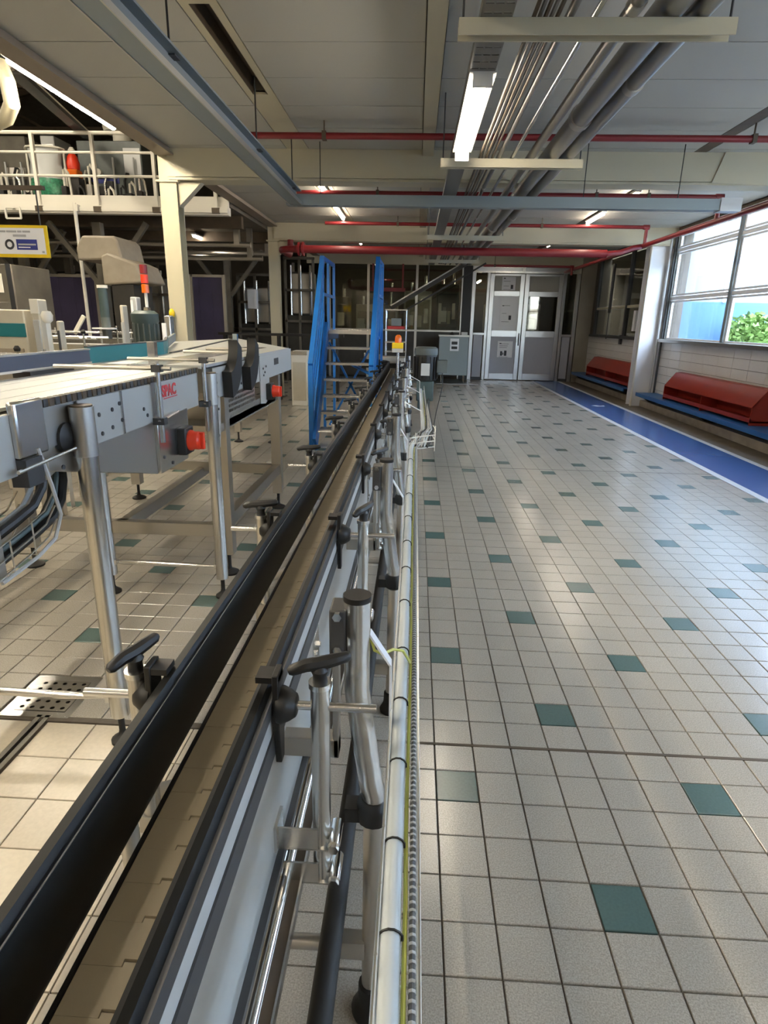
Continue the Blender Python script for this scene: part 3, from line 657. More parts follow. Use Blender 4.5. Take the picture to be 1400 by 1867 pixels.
# legs
def leg(y, bent=True):
    xt, xb = -.094, -.056
    lg = MB().tube([(xt, y, 1.098), (xt, y, .96), (xt, y, .90), (xt + .004, y, .87), (xb - .008, y, .68), (xb, y, .65), (xb, y, .60)], .0255, 16).build('leg', 'steel', mc)
    MB().cyl((xt, y, 1.095), (xt, y, 1.106), .027, 20).build('cap', 'black_plastic', lg)
    MB().lathe((xb, y, .575), [(.024, 0), (.036, .01), (.038, .04), (.034, .055), (.027, .062)], 16).box(xb - .06, xb - .02, y - .02, y + .02, .585, .62).build('collar', 'black_plastic', lg)
    MB().cyl((xb, y, .07), (xb, y, .60), .0215, 16).build('lower_tube', 'steel_dull', lg)
    MB().lathe((xb, y, 0), [(.044, 0), (.046, .012), (.036, .03), (.03, .05), (.029, .09), (.022, .095)], 16).build('foot', 'black_rubber', lg)
    cl = MB().box(-.146, -.114, y - .02, y + .04, .985, 1.08).build('clamp_block', 'grey_dark', lg, bevel=.004)
    MB().box(-.246, -.13, y - .006, y + .03, .735, .78).box(-.142, -.13, y - .006, y + .03, .735, 1.0).build('clamp_arm', 'steel_dull', lg, bevel=.002)
    for dz in (.975, 1.045): MB().cyl((-.13, y - .03, dz + .025), (-.13, y - .02, dz + .025), .009, 6).build('bolt_or_hole_shade', 'chrome', cl)
    if 7.5 < y < 10.4: return
    lx = -.60
    MB().cyl((lx, y, .07), (lx, y, .60), .0215, 14).build('lower_tube', 'steel_dull', lg)
    MB().lathe((lx, y, 0), [(.044, 0), (.046, .012), (.036, .03), (.03, .05), (.029, .09), (.022, .095)], 16).build('foot', 'black_rubber', lg)
    MB().cyl((lx, y, .59), (-.40, y, .66), .02, 12).build('strut', 'steel_dull', lg)
    MB().cyl((lx, y, .21), (xb - .06, y, .21), .017, 12).box(xb - .075, xb - .015, y - .018, y + .018, .185, .235).build('cross_brace', 'steel_dull', lg)
LEGY = [1.045, 2.24, 3.42, 4.62, 5.85, 7.1, 8.4, 9.8, -.2]
for y in LEGY: leg(y)
# drive housing at the far end
dh = MB().box(-.62, -.18, 10.98, 11.5, .55, 1.0).build('drive_housing', 'steel_dull', mc, bevel=.01)
MB().box(-.60, -.30, 10.9, 10.99, .82, .9).build('sensor_block', 'black_plastic', mc)
for k in range(4): MB().cyl((-.62 - .1 * k, 11.0 + .12 * k, .8), (-.62 - .1 * k, 11.0 + .12 * k, 1.05), .016, 8).build('guide_pin', 'steel', mc)
# black air pipe below the conveyor
tag(MB().cyl((-.135, Y0, .36), (-.135, 9.5, .36), .024, 14).build('air_pipe', 'black_rubber'), 'thick black pipe running under the conveyor beside its legs', 'pipe')
# ------------------------------------------------------------------ wire mesh cable tray
wt_ = thing('wire_cable_tray', 'shiny wire mesh cable tray running along the narrow conveyor', 'cable tray', (0, 3, .8))
TX0, TX1 = -.024, .030
def traypath(y):
    """tray centre line: shifts sideways at y = 3.9..4.5"""
    if y < 3.9: return 0.
    if y > 4.5: return .09
    t = (y - 3.9) / .6; return .09 * (3 * t * t - 2 * t ** 3)
ys = [-.9 + .3 * i for i in range(int(4.8 / .3) + 1)] + [3.95 + .1 * i for i in range(7)] + [4.8 + .4 * i for i in range(8)]
lw = MB()
for (x, z) in ((TX0, .80), (.003, .80), (TX1, .80), (TX0, .826), (TX0, .852), (TX1, .826), (TX1, .852)):
    lw.tube([(x + traypath(y), y, z) for y in ys], .0026, 6)
lw.build('long_wires', 'wire', wt_)
uw = MB(); uw.tube([(TX0, 0, .055), (TX0, 0, .004), (TX0 + .004, 0, 0), (TX1 - .004, 0, 0), (TX1, 0, .004), (TX1, 0, .055)], .0024, 6)
uwm = uw.mesh('cross_wire', ['wire'])
y = -.85
while y < 7.6:
    put('cross_wire', uwm, wt_, (traypath(y), y - 3, -.0)); y += .1
for yy in LEGY[:6]:
    t0 = traypath(yy); xe = TX0 + t0 + .002
    br = MB(); w = .012
    pts = [(-.072, 1.025), (-.066, 1.025), (xe - .012, .93), (xe - .004, .915), (xe - .004, .80), (xe, .80)]
    for (p, q) in (((-.07, 1.022), (xe - .006, .955)), ((xe - .006, .957), (xe - .004, .80))):
        br.bar((p[0], yy + .01, p[1]), (q[0], yy + .01, q[1]), .026, .004, up=(.5, 0, .86))
    br.build('bracket', 'white_sheet', wt_)
def lay(name, mt_, x, z, r, lab, y0=-.9, y1=7.6, wob=.002, seed=1, n=8, cat='cable'):
    rg = random.Random(seed); pts = []; y = y0
    while y <= y1: pts.append((x + traypath(y) + rg.uniform(-wob, wob), y, z + rg.uniform(0, wob))); y += .12
    return tag(MB().tube(pts, r, n).build(name, mt_), lab, cat)
tag(lay('grey_conduit', 'conduit_grey', -.0068, .8175, .0145, 'pale grey plastic conduit lying in the wire tray', wob=.0008, n=12), cat='conduit')
lay('earth_cable', 'cable_yellow', .0125, .8065, .0034, 'yellow and green earth cable lying in the wire tray', seed=2)
sp = thing('spiral_hose', 'grey ribbed spiral hose lying in the wire tray', 'hose', (.023, 3, .806))
MB().tube([(.0225 + traypath(y_ * .2 - .9), y_ * .2 - .9, .809) for y_ in range(42)], .0045, 8).build('hose', 'hose_spiral', sp)
rb_ = MB()
for k in range(330):
    y_ = .25 + k * .012; rb_.lathe((.0225 + traypath(y_), y_, .809), [(.0056, -.002), (.0062, 0), (.0056, .002)], 8, 'y')
rb_.build('ribs', 'grey_light', sp)['kind'] = 'stuff'
zt = MB(); zt.tube(arc((-.0068, .0175), .0162, -.2, PI + .6, 8, 'xz'), .0018, 5).tube([(.004, 0, .004), (.008, .004, .014), (.012, .006, .006)], .0014, 5)
ztm = zt.mesh('cable_tie', ['black_plastic'])
for k, y_ in enumerate([.42, .6, .75, .93, 1.12, 1.33, 1.6, 1.85, 2.1, 2.4, 2.75, 3.1, 3.5]):
    put('cable_tie', ztm, wt_, (traypath(y_), y_ - 3, 0))
tag(MB().tube([(-.07, 1.05, 1.02), (-.06, 1.05, .985), (-.045, 1.07, .965), (-.025, 1.1, .96), (-.005, 1.13, .94), (.012, 1.2, .87), (.0125, 1.3, .812)], .003, 6).build('earth_lead', 'cable_yellow'), 'yellow earth lead looping from the capped leg to the wire tray', 'cable')
# cluster of fittings where the tray steps sideways
jb = thing('cable_clamp_frame', 'white wire frame with cable loops at the step of the wire tray', 'cable frame', (.06, 4.4, .78))
f_ = MB()
for z in (.79, .83, .87): f_.tube([(-.02, 3.95, z), (.02, 4.0, z), (.15, 4.05, z + .01), (.16, 4.3, z + .01), (.15, 4.5, z)], .004, 6)
for (x, y_) in ((.02, 4.0), (.15, 4.05), (.16, 4.3)): f_.cyl((x, y_, .77), (x, y_, .9), .004, 6)
f_.build('wire_frame', 'white_paint', jb)
for k in range(5):
    r_ = random.Random(k); MB().tube([(.02 + .02 * k, 3.98, .81), (.06 + .015 * k, 4.15, .86 + .02 * r_.random()), (.1 + .012 * k, 4.4, .84 + .03 * r_.random()), (.11 + .01 * k, 4.9, .83), (.13, 5.6, .82 + .02 * k), (.15, 6.4, .84)], .006, 6).build('cable_loop', ['black_rubber', 'grey_light', 'steel_dull', 'conduit_grey', 'black_rubber'][k], jb)
# fittings between the rail and the tray further along (valves, sensor posts)
for k in range(7):
    y_ = [5.15, 5.5, 6.15, 6.4, 7.85, 8.95, 9.3][k]; s_ = thing('sensor_post', ['sensor post on the conveyor nearest the step of the wire tray', 'second sensor post along the conveyor after the tray step', 'third sensor post along the conveyor, before the black motor', 'fourth sensor post along the conveyor, close before the beacon pole', 'sensor post right beside the black gear motor', 'sensor post just behind the black gear motor', 'last sensor post before the end of the narrow conveyor'][k], 'sensor', (-.1, y_, .5), 'sensor posts along the conveyor')
    MB().cyl((-.10, y_, .5), (-.10, y_, .98 + .04 * (k % 3)), .011, 10).build('post', 'steel_bright', s_)
    MB().box(-.246, -.09, y_ - .015, y_ + .015, .6, .625).build('bracket', 'steel', s_)
    MB().box(-.13, -.07, y_ - .03, y_ + .02, .84, .92).build('sensor_head', ['black_plastic', 'white_paint', 'steel'][k % 3], s_, bevel=.004)
    MB().cyl((-.2, y_, .9), (-.02, y_, .9), .007, 8).build('rod', 'steel_bright', s_)
# beacon pole
bp = thing('beacon_pole', 'steel pole with a yellow box and orange beacon on the narrow conveyor', 'beacon', (-.2, 7.4, .6))
MB().cyl((-.205, 7.4, .6), (-.205, 7.4, 1.3), .016, 12).build('pole', 'steel_bright', bp)
MB().box(-.275, -.145, 7.34, 7.46, 1.255, 1.30).build('base_box', 'grey_light', bp, bevel=.004); MB().box(-.275, -.145, 7.34, 7.46, 1.30, 1.365).build('yellow_box', 'yellow', bp, bevel=.006)
MB().lathe((-.205, 7.4, 1.365), [(.04, 0), (.04, .05), (.034, .075), (.015, .09)], 16).build('orange_lens', 'orange_lens', bp)
MB().box(-.25, -.19, 7.37, 7.43, .6, .7).build('clamp', 'steel', bp)
# gear motor
gm = thing('gear_motor', 'black vertical gear motor with grey cap beside the beacon pole', 'motor', (.13, 8.1, .5))
MB().lathe((.14, 8.1, 1.2), [(.15, 0), (.155, .03), (.15, .08), (.12, .1)], 18).build('fan_cap', 'motor_grey', gm)
MB().lathe((.14, 8.1, .88), [(.14, 0), (.145, .02), (.145, .3), (.14, .32)], 20).build('body', 'black_plastic', gm)
for k in range(16):
    t = 2 * PI * k / 16; MB().bar((.14 + .15 * math.cos(t), 8.1 + .15 * math.sin(t), .9), (.14 + .15 * math.cos(t), 8.1 + .15 * math.sin(t), 1.18), .008, .02, up=(math.cos(t), math.sin(t), 0)).build('cooling_fin', 'black_plastic', gm)
MB().box(.08, .19, 7.92, 7.96, .95, 1.1).build('name_plate', 'grey_light', gm); MB().box(.28, .42, 8.02, 8.18, .98, 1.14).build('terminal_box', 'motor_grey', gm, bevel=.008)
MB().box(.03, .25, 7.98, 8.22, .62, .88).build('gearbox', 'motor_green', gm, bevel=.015); MB().box(.05, .21, 8.0, 8.2, .5, .62).build('gear_foot', 'motor_green', gm, bevel=.01)
MB().box(-.246, .05, 8.05, 8.15, .7, .78).build('mounting_arm', 'steel_dull', gm)
MB().tube([(.36, 8.1, .98), (.37, 8.1, .8), (.33, 8.1, .6), (.3, 8.1, .45), (.25, 8.0, .1), (.2, 8.0, .006), (.1, 8.1, .006)], .006, 6).build('cable', 'grey_dark', gm)
# ================================================================== TABLE CONVEYORS (left)
XP = -1.13; ZT = 1.345
def spindle_foot(b, x, y, top, r=.055):
    b.lathe((x, y, 0), [(r, 0), (r, .012), (r * .7, .022), (.016, .034), (.012, .05), (.012, top)], 16)
def red_switch(parent, y, z, x, s=1.):
    b_ = MB().box(x, x + .045 * s, y - .055 * s, y + .055 * s, z - .065 * s, z + .065 * s).build('isolator_switch', 'black_plastic', parent, bevel=.006)
    MB().lathe((x + .045 * s, y, z), [(.05 * s, 0), (.05 * s, .012), (.044 * s, .02), (.044 * s, .045), (.036 * s, .055)], 18, 'x').box(x + .05 * s, x + .115 * s, y - .012 * s, y + .012 * s, z - .04 * s, z + .04 * s).build('red_knob', 'switch_red', b_)
def hole_shade_discs(parent, pts, x):
    for (y, z) in pts: MB().cyl((x - .001, y, z), (x + .004, y, z), .008, 10).build('bolt_or_hole_shade', 'grey_dark', parent)  # dark discs stand in for the shade inside bolt holes
def perforated(b, ny, nx, o, u, v, t, cell, r):
    """plate of square cells, each with a round hole through it: o corner, u and v plane axes, t thickness vector"""
    o, u, v, t = Vector(o), Vector(u), Vector(v), Vector(t); n = 12
    for i in range(nx):
        for k in range(ny):
            c = o + u * cell * (i + .5) + v * cell * (k + .5); inner = []; outer = []
            for q in range(n):
                a = 2 * PI * q / n; ca, sa = math.cos(a), math.sin(a); m_ = max(abs(ca), abs(sa))
                inner.append(c + u * (r * ca) + v * (r * sa)); outer.append(c + u * (cell / 2 * ca / m_) + v * (cell / 2 * sa / m_))
            b.add(outer + inner + [p + t for p in outer] + [p + t for p in inner],
                  [(q, (q + 1) % n, n + (q + 1) % n, n + q) for q in range(n)] + [(2*n + q, 3*n + q, 3*n + (q + 1) % n, 2*n + (q + 1) % n) for q in range(n)] + [(n + q, n + (q + 1) % n, 3*n + (q + 1) % n, 3*n + q) for q in range(n)])
            if True:        # fill the corners that the twelve-sided ring leaves
                for sx in (-1, 1):
                    for sy in (-1, 1):
                        kx = math.tan(PI / 6); p0 = c + u * (cell / 2 * sx) + v * (cell / 2 * sy); p1 = c + u * (cell / 2 * sx) + v * (cell / 2 * sy * kx); p2 = c + u * (cell / 2 * sx * kx) + v * (cell / 2 * sy)
                        b.add([p0, p1, p2, p0 + t, p1 + t, p2 + t], [(0, 1, 2), (3, 5, 4)])
# ---------------- unit A (near)
ta = thing('table_conveyor', 'wide steel table conveyor with a red maker name on its side plate', 'conveyor', (-1.4, 1.5, 0))
MB().box(XP - .004, XP, -1.2, 1.64, 1.155, 1.33).build('side_plate', 'steel_plate', ta)
MB().box(XP - .004, XP, 2.0, 3.16, 1.16, 1.325).build('side_plate', 'steel_plate', ta)
MB().box(XP + .0, XP + .004, 2.58, 2.62, 1.16, 1.33).box(XP, XP + .004, 2.30, 2.315, 1.16, 1.325).build('plate_joint', 'steel', ta)
MB().box(XP, XP + .006, 2.625, 2.93, 1.17, 1.325).build('name_plate', 'steel_plate', ta)
t_ = text('maker_name', 'SPAC', .07, ta, (XP + .008, 2.685, 1.258), (PI / 2, 0, PI / 2), 'text_red', bold=.0025)
MB().box(XP + .0065, XP + .008, 2.70, 2.86, 1.246, 1.250).build('name_underline', 'text_red', ta)
hole_shade_discs(ta, [(1.45, 1.28), (1.48, 1.2), (.9, 1.28), (.93, 1.2), (2.14, 1.19), (2.22, 1.2), (2.3, 1.215), (2.29, 1.28), (2.23, 1.265), (2.13, 1.26), (2.5, 1.23), (2.53, 1.2)], XP)
MB().box(XP - .006, XP + .02, 1.64, 1.78, 1.2, 1.365).build('end_bracket', 'steel', ta, bevel=.008)
MB().box(XP - .02, XP + .03, 1.64, 1.72, 1.12, 1.2).build('bracket_clamp', 'grey_dark', ta); MB().cyl((XP + .03, 1.6, 1.175), (XP + .03, 1.9, 1.185), .006, 8).build('clamp_rod', 'steel', ta)
MB().prism([(1.8, 1.33), (1.98, 1.33), (1.98, 1.15), (1.8, 1.10)], 'x', XP - .06, XP - .02).build('roller_cover', 'steel_dull', ta)
MB().lathe((XP - .02, 1.92, 1.215), [(.05, 0), (.05, .02), (.02, .03)], 16, 'x').build('shaft_bearing', 'black_plastic', ta)
# chain edge and top belts, each belt a part
for k in range(44):
    y_ = 1.75 + k * .033; MB().box(XP - .03, XP - .002, y_, y_ + .024, 1.327, 1.352).build('edge_chain_link', 'brown_steel' if k % 2 else 'grey_dark', ta)
for k in range(4):
    x1 = XP - .035 - k * .125; MB().box(x1 - .119, x1, -1.2, 3.22, 1.335, ZT).build('table_belt', 'steel_plate', ta)
MB().box(-1.66, XP - .01, -1.2, 3.2, 1.2, 1.33).build('belt_support', 'steel_dull', ta)
nr = MB().box(-1.70, -1.685, -1.2, 3.16, 1.372, 1.43).build('guide_rail', 'navy_rail', ta)
MB().box(-1.705, -1.678, -1.2, 3.16, 1.43, 1.438).box(-1.705, -1.678, -1.2, 3.16, 1.362, 1.372).build('steel_edge', 'steel_bright', nr)
for y_ in (.2, 1.0, 1.8, 2.6): MB().box(-1.74, -1.66, y_, y_ + .35, 1.335, 1.362).build('rail_support', 'black_plastic', ta)
# drive box under the plate
MB().prism([(1.81, 1.127), (2.615, .922), (2.615, 1.17), (1.81, 1.17)], 'x', -1.52, XP - .012).build('drive_box', 'steel_dull', ta, bevel=.003)
bx2 = MB().prism([(2.615, .922), (2.95, .922), (2.985, .98), (2.985, 1.17), (2.615, 1.17)], 'x', -1.52, XP + .004).build('drive_box', 'steel', ta, bevel=.003)
red_switch(ta, 2.87, 1.03, XP + .004)
hole_shade_discs(ta, [(2.66, .99), (2.75, .945), (2.66, 1.12), (1.86, 1.13)], XP + .004)
# round legs in pairs with tie bars
def round_leg(root, x, y, top, collar=True, foot=.045):
    b_ = MB().cyl((x, y, .12), (x, y, top), .035, 18).build('leg', 'steel', root)
    if collar: MB().cyl((x, y, top - .165), (x, y, top), .039, 18).build('collar', 'steel_dull', b_); MB().cyl((x, y, top), (x, y, top + .006), .036, 18).build('cap', 'brown_steel', b_)
    f_ = MB(); spindle_foot(f_, x, y, .14, foot); f_.build('foot', 'black_rubber', b_)
    return b_
round_leg(ta, -1.10, 1.965, 1.312); round_leg(ta, -1.78, 1.965, 1.33)
round_leg(ta, -1.105, 3.285, 1.315); round_leg(ta, -1.78, 3.285, 1.33)
for y_ in (1.965, 3.285):
    MB().tube([(-1.74, y_, .2), (-1.7, y_, .2), (-1.3, y_, .195), (-1.14, y_, .195)], [.006, .016, .016, .006], 10).box(-1.145, -1.12, y_ - .018, y_ + .018, .18, .21).box(-1.76, -1.735, y_ - .018, y_ + .018, .185, .215).build('tie_bar', 'steel_bright', ta)
# guide rods standing on the side
for y_, zb, zt_, xr in ((2.60, 1.07, 1.41, -1.55), (3.19, 1.02, 1.40, -1.5)):
    g_ = MB().cyl((XP + .03, y_, zb), (XP + .03, y_, zt_), .0115, 12).build('guide_rod', 'steel', ta)
    MB().cyl((xr, y_, 1.39), (XP + .09, y_, 1.39), .009, 10).build('cross_rod', 'steel_dull', g_); MB().box(XP + .012, XP + .05, y_ - .02, y_ + .02, 1.375, 1.405).build('rod_clamp', 'grey_dark', g_)
    MB().box(XP - .002, XP + .05, y_ - .02, y_ + .02, 1.15, 1.18).build('rod_clamp', 'grey_dark', g_)
    MB().cyl((XP + .03, y_ - .02, 1.165), (XP + .03, y_ + .2, 1.18), .007, 8).build('cross_rod', 'steel_bright', g_)
# frame under both tables: square legs and beams
tf = thing('conveyor_stand', 'square steel underframe with adjustable feet carrying the table conveyors', 'stand', (-1.8, 4.5, 0))
def sq_leg(x, y, top, w=.08):
    b_ = MB().box(x - w / 2, x + w / 2, y - w / 2, y + w / 2, .14, top).build('leg', 'steel_dull', tf)
    f_ = MB(); spindle_foot(f_, x, y, .15, .06); f_.build('foot', 'black_rubber', b_)
for x, y_, tp in ((-2.49, 3.64, 1.2), (-1.17, 3.64, 1.15), (-2.5, 5.26, 1.2), (-1.17, 5.12, 1.16), (-2.36, 8.06, 1.2), (-1.9, 8.06, 1.2), (-2.49, 1.4, 1.2)): sq_leg(x, y_, tp)
for p, q in (((-2.5, 3.64, .3), (-1.17, 3.64, .3)), ((-1.86, 3.64, .3), (-1.86, 5.9, .3)), ((-2.5, 5.2, .35), (-1.17, 5.12, .35)), ((-1.17, 3.64, .36), (-1.17, 5.12, .36)), ((-2.5, 3.64, .95), (-2.5, 5.26, .95)), ((-1.17, 3.64, 1.0), (-1.17, 5.12, 1.0)), ((-2.49, 1.4, .3), (-2.49, 3.64, .3)), ((-2.5, 5.26, 1.16), (-2.4, 8.06, 1.16)), ((-2.49, 1.4, 1.16), (-2.49, 5.26, 1.16))):
    MB().bar(p, q, .06, .08).build('beam', 'steel_dull', tf)
# ---------------- unit B (farther)
tb = thing('table_conveyor', 'wide steel table conveyor with two black curved chutes and a teal guide', 'conveyor', (-1.6, 4.8, 0))
MB().prism([(3.42, 1.16), (3.9, 1.16), (4.5, 1.165), (5.64, 1.165), (5.64, 1.35), (3.42, 1.33)], 'x', XP - .004, XP).build('side_plate', 'steel_plate', tb)
MB().prism([(4.48, 1.0), (4.62, .985), (4.76, 1.02), (4.76, 1.17), (4.48, 1.17)], 'x', XP - .004, XP + .002).build('switch_plate', 'steel_plate', tb)
MB().box(XP, XP + .003, 4.46, 4.475, 1.165, 1.345).build('plate_joint', 'steel', tb)
MB().box(XP, XP + .003, 4.95, 5.1, 1.25, 1.30).build('type_plate', 'grey_dark', tb)
MB().prism([(3.36, 1.30), (3.5, 1.30), (3.5, 1.1), (3.46, .88), (3.40, .86)], 'x', XP + .001, XP + .008).build('support_plate', 'steel_plate', tb)
red_switch(tb, 4.69, 1.07, XP + .002, .95)
hole_shade_discs(tb, [(3.45, 1.25), (3.46, 1.1), (3.44, .95), (3.62, 1.28), (3.95, 1.2), (4.12, 1.25), (4.3, 1.22), (4.55, 1.25), (4.6, 1.22), (4.64, 1.26), (4.56, 1.2)], XP + .008)
for y_ in (3.6, 4.02):
    o_ = arc((y_ - .03, 1.40), .25, -PI / 2 + .08, .12, 10); i_ = arc((y_ - .03, 1.46), .16, -PI / 2 + .05, .1, 10)
    MB().prism([(p[1], p[2]) for p in o_] + [(p[1], p[2]) for p in reversed(i_)], 'x', XP + .004, XP + .06).build('curved_chute', 'black_plastic', tb)
    MB().lathe((XP + .03, y_ + .2, 1.42), [(.028, 0), (.03, .02), (.018, .035)], 12).build('knob', 'black_plastic', tb)
    MB().cyl((XP - .3, y_ + .2, 1.40), (XP + .05, y_ + .2, 1.40), .01, 8).build('cross_rod', 'steel_dull', tb)
gr = MB().box(XP - .35, XP - .33, 3.7, 4.35, 1.0, 1.16).box(XP - .33, XP - .01, 3.7, 3.715, 1.0, 1.16).box(XP - .33, XP - .01, 4.335, 4.35, 1.0, 1.16).box(XP - .33, XP - .01, 3.715, 4.335, 1.0, 1.005).build('guard_box', 'steel_dull', tb)
gp = MB(); perforated(gp, 5, 20, (XP - .012, 3.715, 1.005), (0, 1, 0), (0, 0, 1), (.003, 0, 0), .031, .0105); gp.build('grille', 'steel_dull', gr, smooth=False)
MB().box(XP - .3, XP - .01, 3.45, 5.0, .95, 1.0).build('lower_beam', 'steel_dull', tb)
for k in range(3):
    x1 = XP - .01 - k * .2; MB().box(x1 - .19, x1, 3.26, 5.6, 1.34, 1.356).build('table_belt', ['steel_plate', 'steel_bright', 'steel_plate'][k], tb)
MB().prism([(-1.74, 3.26), (-1.74, 4.35), (-2.1, 5.2), (-2.6, 6.6), (-2.35, 8.2), (-1.14, 5.64), (-1.6, 5.64), (-1.6, 3.26)], 'z', 1.335, 1.35).build('table_sheet', 'steel_plate', tb)
MB().bar((-1.75, 4.4, 1.345), (-2.35, 8.2, 1.345), .02, .03).bar((-1.5, 5.6, 1.345), (-2.2, 8.2, 1.345), .02, .03).build('wear_strip', 'grey_dark', tb)
tg = MB(); pth = [(-1.745, 3.24), (-1.745, 4.25), (-1.80, 4.45), (-1.92, 4.75), (-2.05, 5.1)]
for p, q in zip(pth[:-1], pth[1:]): tg.bar((*p, 1.395), (*q, 1.395), .016, .085)
tgo = tg.build('teal_guide', 'teal', tb)
te = MB()
for p, q in zip(pth[:-1], pth[1:]): te.bar((*p, 1.441), (*q, 1.441), .02, .008)
te.build('dark_edge', 'grey_dark', tgo)
te = MB(); pth = [(-2.05, 5.1), (-2.4, 6.3)]
te.bar((-2.05, 5.1, 1.40), (-2.45, 6.3, 1.41), .02, .07).build('end_guide', 'zinc', tb)
for x, y_ in ((-1.42, 3.3), (-1.6, 5.5)): MB().box(x - .02, x + .02, y_, y_ + .04, 1.35, 1.47).build('guide_post', 'steel_bright', tb)
MB().box(-2.5, XP - .02, 3.37, 5.6, 1.2, 1.33).build('frame_box', 'steel_dull', tb)
# ---------------- cable basket under unit A
cb = thing('cable_basket', 'wire basket with bundled cables curving down from the drive box', 'cable tray', (-1.2, 1.6, .9))
base = [(1.955, 1.16), (1.955, 1.06), (1.93, 1.00), (1.87, .955), (1.77, .935), (1.64, .915), (1.4, .885), (1.0, .85), (.2, .82)]
for k, (r, mt_) in enumerate(((.015, 'black_rubber'), (.013, 'hose_spiral'), (.012, 'black_rubber'), (.01, 'motor_green'), (.014, 'grey_dark'), (.008, 'conduit_grey'))):
    MB().tube([(-1.19 - .03 * (k % 3), y_ - .012 * k, z + .026 * (k // 2)) for y_, z in base], r, 8).build('cable', mt_, cb)
wb = MB()
for dx in (-.14, -.02):
    for dz in (.0, .045, .09): wb.tube([(-1.14 + dx, y_ - .09, z - .04 + dz) for y_, z in base[2:]], .003, 5)
wb.build('long_wires', 'wire', cb)
for k, (y_, z) in enumerate([(1.78, .915), (1.67, .895), (1.55, .88), (1.43, .865), (1.31, .85)]):
    MB().tube([(-1.28, y_ - .07, z + .08), (-1.28, y_ - .07, z - .03), (-1.16, y_ - .07, z - .03), (-1.16, y_ - .07, z + .08)], .003, 5).build('cross_wire', 'wire', cb)
MB().tube([(XP + .02, 1.72, 1.22), (XP + .03, 1.745, 1.1), (XP + .03, 1.77, 1.0), (XP + .02, 1.74, .93), (XP + .01, 1.66, .9), (XP, 1.5, .88)], .006, 6).build('loose_cable', 'grey_light', cb)
MB().box(XP - .09, XP - .04, 1.53, 1.58, .86, 1.16).build('drop_bracket', 'steel_dull', cb)
# floor drain
fd = thing('floor_drain', 'steel floor drain with a perforated cover and slot channel', 'drain', (-1.53, 2.2, 0))
MB().box(-1.69, -1.645, 2.075, 2.375, -.008, .003).box(-1.425, -1.39, 2.075, 2.375, -.008, .003).box(-1.645, -1.425, 2.075, 2.115, -.008, .003).box(-1.645, -1.425, 2.335, 2.375, -.008, .003).build('frame', 'steel_bright', fd)
cv = MB(); perforated(cv, 5, 5, (-1.645, 2.115, 0), (1, 0, 0), (0, 1, 0), (0, 0, .005), .044, .0095); cv.build('cover', 'steel', fd, smooth=False)
MB().box(-1.525, -1.505, -1.5, 2.09, -.02, .003).box(-1.49, -1.47, -1.5, 2.09, -.02, .003).build('channel_edge', 'steel_bright', fd)
# ================================================================== BLUE STAIRS
st = thing('crossover_stairs', 'bright blue crossover stairs with steel treads beside the narrow conveyor', 'stairs', (-.95, 8.3, 0))
SX0, SX1 = -1.25, -.62
tm = MB(); tm.box(-.31, .31, -.1, .1, -.03, 0)
for k in range(20): tm.box(-.3 + k * .031, -.285 + k * .031, -.1, .1, 0, .004)
tmm = tm.mesh('tread', ['steel'], smooth=False)
for i in range(7): put('tread', tmm, st, ((SX0 + SX1) / 2 + .95, 7.95 + .16 * i + .09 - 8.3, .22 + .205 * i))
for x in (SX0 - .025, SX1 + .025):
    MB().bar((x, 7.82, .05), (x, 9.05, 1.5), .04, .24).build('stringer', 'blue_paint', st)
    MB().box(x - .02, x + .02, 9.0, 10.2, 1.33, 1.47).build('deck_beam', 'blue_paint', st)
MB().box(SX0, SX1, 9.0, 10.2, 1.44, 1.47).build('deck', 'steel', st)
for x, s_ in ((SX0 - .07, -1), (SX1 + .07, 1)):
    h_ = MB()
    h_.bar((x, 7.83, 0), (x, 7.83, 1.05), .06, .07).bar((x, 7.83, 1.05), (x, 8.95, 2.42), .06, .08).bar((x, 8.95, 2.42), (x, 10.15, 2.42), .035, .05)
    h_.build('handrail', 'blue_paint', st)
    MB().bar((x, 7.86, .3), (x, 8.95, 1.7), .045, .06).bar((x, 7.86, .8), (x, 8.95, 2.2), .045, .06).build('knee_rail', 'blue_paint', st)
    MB().bar((x, 7.83, .55), (x, 8.95, 1.95), .045, .06).bar((x, 8.95, 1.95), (x, 10.15, 1.95), .03, .04).build('knee_rail', 'blue_paint', st)
    for y_, z0, z1 in ((8.4, .72, 1.72), (8.95, 1.38, 2.42), (9.5, 1.38, 2.42), (10.15, 1.38, 2.42)):
        MB().bar((x, y_, z0), (x, y_, z1), .035, .045).build('rail_post', 'blue_paint', st)
    for y_ in (9.05, 10.15): MB().bar((x, y_, 0), (x, y_, 1.4), .04, .04).build('leg', 'blue_paint', st)
for y_ in (9.05,):
    MB().bar((SX0, y_, .1), (SX1, y_, 1.3), .03, .03).bar((SX1, y_, .1), (SX0, y_, 1.3), .03, .03).build('cross_brace', 'blue_paint', st)
MB().bar((SX0, 8.6, .6), (SX0 + .3, 9.0, .5), .04, .03).build('brace', 'blue_paint', st); MB().bar((SX1, 8.6, .9), (SX1 - .3, 9.0, 1.0), .04, .03).build('brace', 'blue_paint', st)
